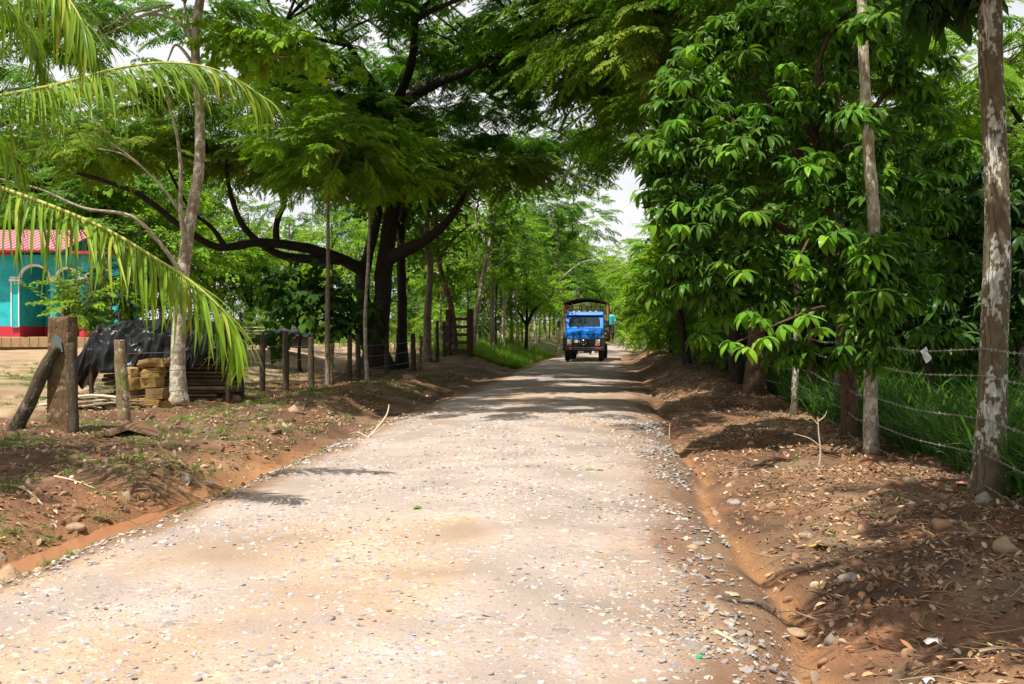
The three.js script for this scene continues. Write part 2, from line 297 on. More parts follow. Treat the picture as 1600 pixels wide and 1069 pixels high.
// boughs: from a fork at [x, y, z, r] to the middle of each blob, then twigs inside it
function boughs(parent, mat, from, blobs, seed, twigs = 5, sag = 0.12) {
  const r = mulberry(seed * 31 + 5);
  for (const [x, y, z, rx, ry, rz] of blobs) {
    const a = typeof from === 'function' ? from(x, y, z) : from, L = Math.hypot(x - a[0], y - a[1], z - a[2]), r0 = Math.min(a[3], 0.02 + 0.028 * L), list = [];
    const mid = (t, k) => [lerp(a[0], x, t) + (r() - .5) * L * .16, lerp(a[1], y, t) + L * sag * Math.sin(Math.PI * t) * k + (r() - .5) * L * .08, lerp(a[2], z, t) + (r() - .5) * L * .16, r0 * lerp(1, .45, t)];
    const m1 = mid(.35, 1), m2 = mid(.7, 1);
    list.push(limb([a.slice(0, 3).concat(r0), m1, m2, [x, y, z, r0 * .35]], { seg: 6, steps: 4, seed: seed + x }));
    for (let k = 0; k < twigs; k++) {
      const s = r() < .4 ? m2 : [x, y, z, r0 * .35], th = r() * 6.28, q = 0.5 + 0.45 * r(), e = [x + Math.cos(th) * rx * q, y + (r() * 1.3 - .5) * ry, z + Math.sin(th) * rz * q];
      list.push(limb([[s[0], s[1], s[2], r0 * .3], [lerp(s[0], e[0], .5) + (r() - .5) * .2 * rx, lerp(s[1], e[1], .5) + .1 * rx * r(), lerp(s[2], e[2], .5) + (r() - .5) * .2 * rz, r0 * .2], [...e, r0 * .07]], { seg: 4, steps: 3, seed: k }));
    }
    part('branch', list, mat, parent);
  }
}
// an ordinary tree: trunk points relative to its foot, blobs relative to its foot
function tree(name, label, o) {
  const y = H(o.x, -o.d) - 0.06, t = thing(name, label, o.category || 'tree', [o.x, y, -o.d], 0, o.group);
  part('trunk', limb(o.trunk, { seg: o.seg || 8, seed: o.seed, flare: o.flare ?? 0.35, knot: o.knot ?? 0.1 }), o.bark, t);
  const top = o.trunk[o.trunk.length - 1];
  const from = o.from || ((bx, by) => { let best = o.trunk[Math.max(0, o.trunk.length - 2)]; for (const p of o.trunk) if (p[1] < by - 0.4 && p[1] > 1.2) best = p; return best; });
  if (o.blobs.length) {
    if (o.twigs !== 0) boughs(t, o.bark, from, o.blobs, o.seed, o.twigs ?? 4, o.sag ?? 0.1);
    scatter(o.spray, o.blobs, { size: o.size, tint: o.tint, seed: o.seed, gap: o.gap ?? 0.15, flat: o.flat || 0, mat: o.mat || M.leaf, parent: t, hang: o.hang ?? 0.2, shell: o.shell ?? 0.45, gf: o.gf ?? 0.55 });
  }
  return t;
}
// a tree of a given height with a crown of k loose clumps
function simple(name, label, x, d, h, o) {
  const r = mulberry(o.seed * 101 + 7), lean = o.lean || [0, 0], bare = o.bare ?? 0.4, R = o.R, blobs = [];
  const k = o.k || 6;
  for (let i = 0; i < k; i++) { const th = i / k * 6.28 + r(), t = r(), rr = R * (0.25 + 0.6 * r()) * (1 - 0.45 * t), y = lerp(h * bare + R * .2, h * 0.94, t); blobs.push([lean[0] * y / h + Math.cos(th) * rr, y, lean[1] * y / h + Math.sin(th) * rr, R * (.4 + .25 * r()), R * (.28 + .2 * r()), R * (.4 + .25 * r()), Math.round((o.n || 300) / k)]); }
  const tr = [], r0 = o.r0 || h * 0.012;
  for (let i = 0; i <= 4; i++) { const t = i / 4 * 0.9; tr.push([lean[0] * t + (i ? (r() - .5) * h * .03 : 0), h * t, lean[1] * t + (i ? (r() - .5) * h * .03 : 0), r0 * (1 - 0.75 * t)]); }
  return tree(name, label, { x, d, trunk: tr, blobs, ...o });
}
console.log('helpers ready');

// ---------------------------------------------------------------- ground and road
const rnd = mulberry(2024);
const DIRT = [.28, .145, .078], LITTER = [.125, .07, .038], SAND = [.6, .47, .32], TURF = [.12, .17, .035], CLAY = [.5, .27, .12], PALE = [.46, .35, .23];
function groundColor(x, z) {
  const d = -z, xx = x - bend(Math.min(150, Math.max(0, d))), c = DIRT.slice(), mixin = (k, t) => { k = Math.min(1, Math.max(0, k)); for (let q = 0; q < 3; q++) c[q] = lerp(c[q], t[q], k); };
  const n = fbm3(x * .45, d * .45, 3, 4), n2 = fbm3(x * 1.3, d * 1.3, 6, 4), n3 = fbm3(x * 3.5, d * 3.5, 9, 3);
  mixin(.5 + 1.3 * n + 1.2 * n3, LITTER);
  mixin(1.2 * (n2 + .1), PALE);
  mixin(sstep(3.4, 4.6, xx) * (.6 + n2), TURF);
  mixin(sstep(8.8, 11.5, -xx) * (0.9 + n2), SAND);
  mixin(sstep(.12, .3, n2 + .4 * n3) * sstep(5.2, 6.5, -xx) * (1 - sstep(26, 38, d)) * .8, TURF);
  mixin(sstep(.0, .25, n + .3 * n3) * sstep(12, 16, -xx) * (1 - sstep(22, 30, d)) * .75, TURF);
  mixin(sstep(45, 50, d) * sstep(4.4, 5, -xx) * (1 - sstep(8, 10, -xx)) * (.8 + n2), TURF);
  const xr = rillX(d);
  mixin(Math.exp(-(((xx - xr) / (.1 + .1 * n2 + .1 * Math.max(0, 7 - d) / 4)) ** 2)) * (1 - sstep(13, 20, d)) * (1 + n3), CLAY);
  mixin(Math.exp(-(((xx + 4.35) / .42) ** 2)) * (1 - sstep(12, 16, d)), CLAY);
  mixin(sstep(.3, 0, Math.max(x - roadR(d), roadL(d) - x) + .4 * n2) * (d > 0 && d < 140 ? .6 : 0), [.3, .21, .14]);
  mixin(sstep(40, 90, Math.abs(x + 1.5)) + sstep(110, 150, d), TURF);
  return c;
}
{
  const xs = [], ds = [];
  for (let x = -9.6; x <= 4.6; x += .065) xs.push(x);
  for (let x = 4.6, s = .1; x < 900; s *= 1.09) { x += s; xs.push(x); }
  for (let x = -9.6, s = .1; x > -900; s *= 1.09) { x -= s; xs.unshift(x); }
  for (let d = -6; d < 2.4; d += .4) ds.push(d);
  for (let d = 2.4; d < 1200;) { ds.push(d); d += d < 160 ? Math.max(.05, d * .017) : d * .08; }
  for (let d = -6, s = 2; d > -600; s *= 1.6) { d -= s; ds.unshift(d); }
  const pos = [], col = [], uv = [], idx = [], w = xs.length;
  for (const d of ds) for (const x of xs) {
    const onRoad = sstep(.1, .5, Math.min(x - roadL(d), roadR(d) - x)) * (d > -5 && d < 149 ? 1 : 0);
    pos.push(x, H(x, -d) - .035 * onRoad, -d); col.push(...groundColor(x, -d)); uv.push(x + .3 * noise3(x * .3, d * .3, 60), d);
  }
  for (let j = 0; j < ds.length - 1; j++) for (let i = 0; i < w - 1; i++) { const a = j * w + i; idx.push(a, a + 1, a + w, a + 1, a + w + 1, a + w); }
  const g = geom(pos, idx, uv); g.setAttribute('color', new THREE.Float32BufferAttribute(col, 3));
  const m = part('ground', g, M.ground, scene); m.userData = { kind: 'structure', label: 'red-brown earth, leaf litter and sandy yard on both sides of the road' };
}
let road;
{
  const pos = [], col = [], uv = [], idx = [], n = 74; let rows = 0;
  for (let d = -4; d < 148; d += d < 2.4 ? .3 : Math.max(.05, d * .017)) {
    rows++;
    for (let i = 0; i <= n; i++) {
      const t = i / n, x = lerp(roadL(d), roadR(d), t), xx = x - bend(d), e = Math.min(t, 1 - t);
      pos.push(x, H(x, -d) + (i === 0 || i === n ? -.05 : .004 + .01 * sstep(0, .12, e) + .012 * noise3(x * 9, d * 9, 15) * sstep(.13, .0, e)), -d);
      const a = fbm3(xx * .55, d * .3, 40, 4), b = fbm3(xx * 1.7, d * .9, 44, 4);
      const tan = Math.min(1, Math.max(0, sstep(.0, .4, a + .45 * b) * .75 + .7 * sstep(.12, .0, e) )), v = 1 + .22 * fbm3(xx * 2.3, d * 2.3, 48, 3);
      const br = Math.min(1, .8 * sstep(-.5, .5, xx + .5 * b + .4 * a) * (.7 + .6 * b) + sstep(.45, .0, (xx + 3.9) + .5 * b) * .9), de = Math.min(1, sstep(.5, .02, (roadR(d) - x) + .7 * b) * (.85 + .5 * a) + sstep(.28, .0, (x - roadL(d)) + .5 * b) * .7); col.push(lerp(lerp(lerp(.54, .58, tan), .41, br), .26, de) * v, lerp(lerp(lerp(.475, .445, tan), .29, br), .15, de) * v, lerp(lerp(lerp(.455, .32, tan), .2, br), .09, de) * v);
      uv.push(x + .25 * noise3(x * .4, d * .4, 61), d);
    }
  }
  const w = n + 1;
  for (let j = 0; j < rows - 1; j++) for (let i = 0; i < n; i++) { const a = j * w + i; idx.push(a, a + 1, a + w, a + 1, a + w + 1, a + w); }
  const g = geom(pos, idx, uv); g.setAttribute('color', new THREE.Float32BufferAttribute(col, 3));
  road = part('road', g, M.road, scene); road.userData = { kind: 'structure', label: 'pale grey and tan gravel road' };
}
// stones: three lumpy shapes
const lump = (seed, flat) => { let g = new THREE.IcosahedronGeometry(1, 1); g.deleteAttribute('uv'); g.deleteAttribute('normal'); g = mergeVertices(g); const p = g.attributes.position; for (let i = 0; i < p.count; i++) { const v = V(p.getX(i), p.getY(i), p.getZ(i)), k = 1 + .38 * noise3(v.x * 1.3 + seed, v.y * 1.3, v.z * 1.3); p.setXYZ(i, v.x * k, v.y * k * flat, v.z * k); } const uv = []; for (let i = 0; i < p.count; i++) uv.push(p.getX(i) * .1 + seed, p.getZ(i) * .1); g.setAttribute('uv', new THREE.Float32BufferAttribute(uv, 2)); g.computeVertexNormals(); return g; };
const ROCKS = [lump(1, .45), lump(5, .6), lump(9, .35), lump(14, .75)];
const stoneTones = [[.5, .47, .46], [.42, .39, .41], [.62, .57, .52], [.5, .4, .29], [.34, .31, .31], [.56, .49, .4]].map((c) => std({ color: rgb(...c), map: M.stone.map, roughness: .9 }));
{
  for (let i = 0; i < 300; i++) {                     // the largest stones bedded in the road, one by one
    const d = 3 + 7 * rnd() ** 1.4, right = rnd() < .5, x = right ? lerp(-.6, roadR(d) + .15, rnd()) : lerp(roadL(d) + .1, roadR(d), rnd()), s = .014 + .036 * rnd() ** 2;
    const m = part('embedded_stone', ROCKS[i % 4], stoneTones[(rnd() * 6) | 0], road); m.position.set(x, H(x, -d) + .01 - s * .1, -d); m.rotation.set((rnd() - .5) * .3, rnd() * 6.28, (rnd() - .5) * .3); m.scale.set(s * (1 + .6 * rnd()), s * (.45 + .3 * rnd()), s);
  }
  for (let k = 0; k < 3; k++) {
    const n = 9000, im = new THREE.InstancedMesh(ROCKS[k], std({ color: rgb(1, 1, 1), roughness: .9 }), n);
    for (let i = 0; i < n; i++) {
      const d = 2.4 + 17 * rnd() ** 1.8, onR = rnd() < .15, x = onR ? lerp(-.4, .8, rnd()) : lerp(roadL(d) - .15, roadR(d) + .3 * rnd(), rnd()), s = (.003 + .011 * rnd() ** 3) * (1 + d * .05), t = stoneTones[(rnd() * 6) | 0].color, b = (.55 + .3 * rnd()) * (x > .3 ? .8 : 1); if (fbm3(x * 1.1, d * .8, 70, 3) < -.12 + .5 * (rnd() - .5)) { i--; continue; }
      im.setMatrixAt(i, new THREE.Matrix4().compose(V(x, H(x, -d) + .012, -d), new THREE.Quaternion().setFromEuler(new THREE.Euler(rnd() - .5, rnd() * 6.28, rnd() - .5)), V(s * (1 + rnd()), s, s))); im.setColorAt(i, rgb(t.r * b, t.g * b, t.b * b));
    }
    stuffPart('gravel', im, road);
  }
}
{ // muddy water standing in the left ditch
  const pos = [], idx = []; let r = 0;
  for (let d = 4.6; d < 10.6; d += .1, r++) { const e = sstep(10.6, 9.4, d), c = -4.42 + .12 * noise3(d * .45, 7.5, 0), w = .3 * e + .12 * e * noise3(d * 1.5, 3, 3); pos.push(c - w - .02, -.21, -d, c + w + .02, -.21, -d); }
  for (let i = 0; i < r - 1; i++) { const a = i * 2; idx.push(a, a + 1, a + 2, a + 1, a + 3, a + 2); }
  const m = part('water', geom(pos, idx), std({ color: rgb(.34, .15, .075), roughness: .22 }), scene); m.userData = { kind: 'structure', label: 'still red-brown water in the roadside ditch' };
}
// ---------------------------------------------------------------- litter on the verges (uncountable)
{
  const lf = [leafBlade(1, .42, .9, 3, .35), leafBlade(1, .36, -.7, 3, .5), leafBlade(1, .5, .3, 2, -.3)];
  const tones = [[.36, .19, .09], [.25, .12, .06], [.44, .27, .14], [.15, .08, .045], [.55, .38, .22], [.33, .15, .06]];
  lf.forEach((g, k) => {
    const n = 19000, im = new THREE.InstancedMesh(g, M.litter, n);
    for (let i = 0; i < n; i++) {
      const right = rnd() < .5, d = 3 + 42 * rnd() ** 1.7, x = (right ? lerp(1.15, 4.4, rnd() ** .8) : lerp(-4.8, -10.5, rnd())) + bend(d), s = .02 + .07 * rnd() ** 2, t = tones[(rnd() * 6) | 0], b = .6 + .6 * rnd();
      if (noise3(x * .9, d * .9, 12) < -.25 + .3 * (rnd() - .5)) { i--; continue; }
      im.setMatrixAt(i, new THREE.Matrix4().compose(V(x, H(x, -d) + .012 + .01 * rnd(), -d), new THREE.Quaternion().setFromEuler(new THREE.Euler((rnd() - .5) * .9, rnd() * 6.28, (rnd() - .5) * .7, 'YXZ')), V(s, s, s))); im.setColorAt(i, rgb(t[0] * b, t[1] * b, t[2] * b));
    }
    im.name = numbered('fallen_leaves'); im.userData = { kind: 'stuff', label: 'brown dead leaves strewn over the earth verges' }; scene.add(im);
  });
  const tw = [1, 2, 3].map((s) => limb([[0, 0, 0, .012], [.33, .03 * s, .05, .011], [.66, .02, -.04 * s, .009], [1, .03, .02, .005]], { seg: 4, steps: 2, seed: s }));
  tw.forEach((g, k) => {
    const n = 1500, im = new THREE.InstancedMesh(g, std({ roughness: .9 }), n);
    for (let i = 0; i < n; i++) {
      const right = rnd() < .6, d = 3.4 + 34 * rnd() ** 1.5, x = right ? lerp(1.3, 4, rnd()) : lerp(-4.7, -9.5, rnd()), s = .08 + .5 * rnd() ** 2.2, b = .5 + rnd() * .8;
      im.setMatrixAt(i, new THREE.Matrix4().compose(V(x, H(x, -d) + .015, -d), new THREE.Quaternion().setFromEuler(new THREE.Euler(rnd() * 6, rnd() * 6.28, (rnd() - .5) * .2, 'YZX')), V(s, s * .8, s * .8))); im.setColorAt(i, rgb(.3 * b, .2 * b, .12 * b));
    }
    im.name = numbered('dry_twigs'); im.userData = { kind: 'stuff', label: 'short dry twigs littering the verges' }; scene.add(im);
  });
  const n = 6500, im = new THREE.InstancedMesh(ROCKS[1], std({ roughness: .95, map: M.stone.map }), n);
  for (let i = 0; i < n; i++) { const right = rnd() < .55, d = 3 + 26 * rnd() ** 1.5, x = right ? lerp(1, 4, rnd()) : lerp(-3.9, -9, rnd()), s = .006 + .032 * rnd() ** 3, b = .45 + .5 * rnd(); im.setMatrixAt(i, new THREE.Matrix4().compose(V(x, H(x, -d), -d), new THREE.Quaternion().setFromEuler(new THREE.Euler(rnd() * 3, rnd() * 6, rnd() * 3)), V(s * 1.4, s, s))); im.setColorAt(i, rnd() < .75 ? rgb(.5 * b, .31 * b, .19 * b) : rgb(.8 * b, .66 * b, .52 * b)); }
  { const m = 1500, ru = new THREE.InstancedMesh(ROCKS[3], std({ roughness: .95, map: M.stone.map }), m); for (let i = 0; i < m; i++) { const d = 5.5 + 13 * rnd(), x = rnd() < .25 ? roadL(d) - .25 * rnd() : -4.7 - 2.2 * rnd() ** 1.6, s = .008 + .036 * rnd() ** 3, b = .4 + .6 * rnd(); ru.setMatrixAt(i, new THREE.Matrix4().compose(V(x, H(x, -d) + s * .15, -d), new THREE.Quaternion().setFromEuler(new THREE.Euler(rnd() * 3, rnd() * 6, rnd() * 3)), V(s * 1.6, s * .55, s))); ru.setColorAt(i, rnd() < .5 ? rgb(.6 * b, .5 * b, .38 * b) : rgb(.42 * b, .27 * b, .17 * b)); } ru.name = 'ditch_rubble'; ru.userData = { kind: 'stuff', label: 'broken stones and clods along the left ditch bank' }; scene.add(ru); }
  im.name = 'verge_pebbles'; im.userData = { kind: 'stuff', label: 'small stones lying in the verge earth' }; scene.add(im);
}
// ---------------------------------------------------------------- grass
const tuft = (seed, n, h, spread, w) => { const r = mulberry(seed), out = []; for (let k = 0; k < n; k++) { const b = leafBlade(h * (.6 + .5 * r()), w * (.7 + .6 * r()), .5 + 1.2 * r(), 4, .15, .3); out.push(put(b, V((r() - .5) * spread, 0, (r() - .5) * spread), r() * 6.28, 1.0 + .5 * r())); } return merge(out); };
const TUFTS = [tuft(3, 9, 1, .25, .03), tuft(4, 8, 1, .3, .035)], SHORT = [tuft(7, 14, 1, .9, .06), tuft(8, 12, 1, 1.1, .07)];
function grass(name, label, geos, n, pick, tint, mat = M.leaf) {
  geos.forEach((g) => {
    const im = new THREE.InstancedMesh(g, mat, n);
    for (let i = 0; i < n; i++) { const [x, d, s] = pick(), b = .7 + .6 * rnd(), y = rnd() < .15 ? 1.6 : 1; im.setMatrixAt(i, new THREE.Matrix4().compose(V(x, H(x, -d) - .01, -d), new THREE.Quaternion().setFromEuler(new THREE.Euler(0, rnd() * 6.28, 0)), V(s, s * (.8 + .4 * rnd()), s))); im.setColorAt(i, rgb(tint[0] * b * y, tint[1] * b, tint[2] * b)); }
    im.name = numbered(name); im.userData = { kind: 'stuff', label }; scene.add(im);
  });
}
grass('tall_grass', 'tall dark green grass beyond the wire on the right', TUFTS, 1900, () => { const d = 7.5 + 24 * rnd() ** 1.3; return [3.75 + 8 * rnd() ** 1.4, d, .55 + .6 * rnd()]; }, [.05, .15, .008]);
grass('bank_grass', 'bright green grass on the bank beside the truck', TUFTS, 1300, () => { const d = 46 + 24 * rnd() ** 1.6; return [bend(d) + lerp(-4.3, -9, rnd() ** 1.3), d, .25 + .35 * rnd()]; }, [.17, .34, .012]);
grass('yard_grass', 'low grass patches on the left verge and yard', SHORT, 2200, () => { for (let k = 0; k < 40; k++) { const d = 6 + 28 * rnd() ** 1.2, x = lerp(-4.9, -20, rnd() ** 1.3), n2 = fbm3(x * 1.3, d * 1.3, 6, 4) + .4 * fbm3(x * 3.5, d * 3.5, 9, 3); if (n2 > .1) return [x, d, .05 + .1 * rnd()]; } return [-14, 20, .08]; }, [.13, .2, .025]);
grass('verge_weeds', 'sparse short weeds on the right verge', SHORT, 150, () => { const d = 4 + 14 * rnd() ** 1.4; return [lerp(1.3, 3.7, rnd() ** .6), d, .03 + .07 * rnd() ** 2]; }, [.1, .2, .025]);
grass('ditch_weeds', 'small green weeds along the road edge by the ditch', SHORT, 380, () => { const d = 5 + 13 * rnd(); return [rnd() < .4 ? roadL(d) - .02 - .2 * rnd() : -4.75 - 1.4 * rnd() ** 2, d, .03 + .06 * rnd()]; }, [.13, .24, .03]);
grass('field_grass', 'grass of the fields behind the trees', TUFTS, 1500, () => { const d = 24 + 90 * rnd(), s = rnd() < .55 ? 1 : -1; return [s > 0 ? bend(d) + 4.4 + 16 * rnd() : bend(d) - 9 - 14 * rnd() - (d < 44 ? 100 : 0), d, .5 + .5 * rnd()]; }, [.11, .22, .012]);
console.log('ground ready');

// ---------------------------------------------------------------- the great rain tree on the left
{
  const p = V(-9.2, 0, -38.5), y = H(p.x, p.z) - .1, t = thing('rain_tree', 'great dark rain tree whose umbrella crown spans the road', 'tree', [p.x, y, p.z]);
  const rel = (px, py, dep) => { const q = at(px, py, dep); return [q.x - p.x, q.y - y, q.z - p.z]; };
  part('trunk', [limb([[0, 0, 0, .48], [.05, 1.2, 0, .38], [.25, 2.6, .1, .34], [.3, 3.9, .1, .34], [.5, 5.4, 0, .3], [.8, 7.2, .3, .28], [...rel(615, 190, 37), .26], [...rel(618, 150, 36.8), .2]], { seg: 12, seed: 3, flare: .7, knot: .16 }),
    limb([[.1, .6, 0, .28], [-.35, 2.2, .2, .27], [-.5, 3.6, .3, .27], [-.2, 4.8, .3, .22], [.2, 6.6, .5, .22], [.4, 8.6, .9, .16]], { seg: 10, seed: 5, knot: .15 })], M.barkDark, t);
  const mk = (pts, s) => part('branch', limb(pts, { seg: 8, seed: s, knot: .14 }), M.barkDark, t);
  // the long low bough reaching left, and its fork
  mk([[-.3, 3.9, .3, .27], [...rel(525, 402, 38), .22], [...rel(470, 386, 37), .18], [...rel(405, 379, 36), .16], [...rel(340, 386, 35), .13], [...rel(285, 355, 34), .11], [...rel(210, 300, 33), .1], [...rel(120, 270, 32), .06]], 7);
  mk([[...rel(530, 405, 38), .22], [...rel(480, 405, 37.5), .18], [...rel(430, 395, 37), .15], [...rel(385, 360, 36.5), .12], [...rel(365, 320, 36), .1], [...rel(350, 250, 35), .06]], 9);
  mk([[...rel(432, 385, 36.8), .14], [...rel(432, 350, 36.8), .11], [...rel(445, 310, 36.6), .09], [...rel(425, 265, 36), .05]], 10);
  mk([[...rel(350, 382, 35.3), .1], [...rel(330, 355, 35), .08], [...rel(300, 330, 34.6), .06], [...rel(250, 240, 34), .04]], 12);
  mk([[.4, 4.4, .1, .3], [...rel(665, 375, 38), .2], [...rel(700, 345, 37.5), .15], [...rel(722, 310, 37.2), .1], [...rel(735, 265, 37), .05]], 11);
  const hub = [...rel(616, 172, 36.9), .34];
  const tips = [[520, 60, 34], [560, -40, 33], [640, -60, 31], [720, -60, 30], [800, -40, 29], [860, 60, 33], [930, 120, 34], [780, 120, 35], [470, 130, 35], [980, 190, 36], [420, 40, 32], [690, 20, 44], [600, 60, 45], [820, 150, 46], [900, 220, 44]];
  const forks = [[545, 70, 34.5], [650, 30, 33], [775, 95, 34], [690, 105, 41.5], [480, 135, 35.5]].map(([a, b, c], i) => { const e = rel(a, b, c), q = [lerp(hub[0], e[0], .5) + .25 * (i % 2 ? 1 : -1), lerp(hub[1], e[1], .58), lerp(hub[2], e[2], .5)]; mk([hub.slice(0, 3).concat(.2), [...q, .16], [...e, .11]], 90 + i); return e; });
  tips.forEach(([a, b, c], i) => { const e = rel(a, b, c), f = forks.slice().sort((p, q) => Math.hypot(p[0] - e[0], p[1] - e[1], p[2] - e[2]) - Math.hypot(q[0] - e[0], q[1] - e[1], q[2] - e[2]))[0], w = mulberry(200 + i), m = [lerp(f[0], e[0], .5) + (w() - .5) * .9, lerp(f[1], e[1], .6) + (w() - .3) * .6, lerp(f[2], e[2], .5) + (w() - .5) * .9]; const bough = mk([f.concat(.1), [lerp(f[0], m[0], .5) + (w() - .5) * .4, lerp(f[1], m[1], .5), lerp(f[2], m[2], .5), .09], [...m, .07], [...e, .03]], 20 + i);
    const r = mulberry(60 + i); for (let k = 0; k < 5; k++) { const s = .35 + .6 * r(), q = [lerp(m[0], e[0], s), lerp(m[1], e[1], s), lerp(m[2], e[2], s)]; const th = r() * 6.28, L = 1.5 + 2 * r(); part('twig', limb([[...q, .06], [q[0] + Math.cos(th) * L * .5, q[1] + .7 + .4 * r(), q[2] + Math.sin(th) * L * .5, .045], [q[0] + Math.cos(th) * L, q[1] + 1.2 + .6 * r(), q[2] + Math.sin(th) * L, .02]], { seg: 5, steps: 3, seed: k }), M.barkDark, bough); } });
  const r = mulberry(77), blobs = [], R = 15;
  for (let i = 0; i < 74; i++) {
    const th = i * 2.39996, q = Math.sqrt((i + .5) / 74), x = 4.6 + Math.cos(th) * q * R * .84, z = 8.6 + Math.sin(th) * q * R * .98, h = 13.6 - 5 * q * q + (r() - .5) * 2.2;
    blobs.push([x, h, z, 2.4 + r(), .5 + .4 * r(), 2.4 + r(), x < 1 ? 34 : 62]);
  }
  const low = [];
  for (const [a, b, c, n, s] of [[320, 210, 34, 130, 2], [410, 250, 36, 150, 2.2], [520, 250, 37, 160, 2.3], [620, 235, 36, 150, 2.2], [250, 150, 33, 110, 2], [700, 260, 37, 130, 2], [790, 260, 36, 110, 2], [150, 230, 32, 120, 2], [560, 180, 36, 130, 2.2], [890, 262, 43, 46, 2.2], [960, 240, 44, 40, 2.2]]) { const q = rel(a, b, c); low.push([...q, s, .55, s, Math.round(n * .85)]); }
  const mids = []; for (const [a, b, c, s, n] of [[470, 95, 33, 2.2, 120], [400, 150, 33, 2, 110], [520, 165, 35, 2, 110], [600, 100, 40, 2.6, 120], [690, 110, 42, 2.6, 120], [780, 70, 38, 2.6, 130], [850, 110, 36, 2.4, 130], [920, 170, 37, 2.4, 120], [740, 190, 43, 2.4, 110], [860, 210, 45, 2.6, 110], [960, 110, 33, 2, 100], [640, 190, 44, 2.4, 100]]) mids.push([...rel(a, b, c), s, .6, s, Math.round(n * .6)]);
  scatter('feather', low, { size: 1.0, tint: 'olive', seed: 6, gap: .45, flat: .6, parent: t, hang: .15, shell: .2, gf: .6 });
  scatter('feather', blobs.concat(mids), { size: 1.0, tint: 'mid', seed: 5, gap: .58, flat: .7, parent: t, hang: .12, shell: .2, gf: .45 });
}
// ---------------------------------------------------------------- slender pale tree by the wood stack (mostly bare)
{
  const q = at(280, 645, 19.6), x = q.x, z = q.z, y = H(x, z) - .06, t = thing('pale_tree', 'slender pale barked tree with bare branches beside the wood stack', 'tree', [x, y, z]);
  const rel = (px, py, dep = 19.6) => { const p = at(px, py, dep); return [p.x - x, p.y - y, p.z - z]; };
  part('trunk', limb([[0, 0, 0, .17], [...rel(278, 560), .14], [...rel(284, 450), .125], [...rel(293, 370), .12], [...rel(310, 270), .105], [...rel(312, 180), .095], [...rel(305, 60), .085], [...rel(316, -40), .09], [...rel(300, -160), .06]], { seg: 12, seed: 31, flare: .35, knot: .1 }), M.barkPale, t);
  const b = (pts, s) => part('branch', limb(pts.map(([px, py, dd, r]) => [...rel(px, py, dd), r * .72]), { seg: 6, seed: s, knot: .14 }), M.barkPale, t);
  b([[290, 385, 19.5, .08], [282, 330, 19.4, .07], [282, 260, 19.3, .055], [272, 190, 19.2, .04], [258, 150, 19, .02]], 1);
  b([[281, 330, 19.4, .05], [255, 295, 19.2, .04], [215, 255, 19, .03], [172, 222, 18.8, .015]], 2);
  b([[215, 255, 19, .028], [190, 240, 19, .02], [152, 232, 19, .012]], 22);
  b([[286, 430, 19.5, .07], [250, 380, 19.2, .06], [205, 338, 19, .05], [130, 325, 18.7, .04], [60, 295, 18.4, .03], [-20, 275, 18.2, .02]], 3);
  b([[303, 75, 19.6, .06], [285, 40, 19.4, .05], [235, 22, 19.2, .045], [190, 42, 19, .03], [150, 60, 18.8, .015]], 4);
  b([[303, 100, 19.6, .05], [275, 70, 19.5, .035], [262, 95, 19.4, .02]], 5);
  b([[236, 22, 19.2, .03], [270, 8, 19.3, .03], [210, 20, 19, .025], [160, 45, 18.8, .015]], 6);
  b([[301, 72, 19.6, .05], [292, 30, 19.6, .045], [280, -30, 19.6, .03], [250, -80, 19.5, .02]], 7);
  b([[306, 70, 19.4, .06], [340, 70, 19, .05], [385, 78, 18.6, .04], [430, 88, 18.2, .03], [490, 85, 17.8, .015]], 8);
  const bl = (px, py, dd, rx, ry, n) => [...rel(px, py, dd), rx, ry, rx, n];
  scatter('heart', [bl(345, 48, 18.8, .38, .22, 26), bl(395, 62, 18.5, .4, .24, 30), bl(440, 70, 18.2, .4, .22, 30), bl(480, 70, 17.9, .34, .2, 24), bl(400, 86, 18.4, .34, .12, 14)], { size: .48, tint: 'lime', seed: 44, gap: 0, parent: t, hang: .5, shell: .1 });
  scatter('heart', [bl(300, -190, 19.6, 1.5, .9, 50), bl(240, -130, 19.4, 1.2, .7, 60), bl(360, -150, 19.4, 1.2, .7, 60)], { size: .7, tint: 'mid', seed: 45, parent: t });
}
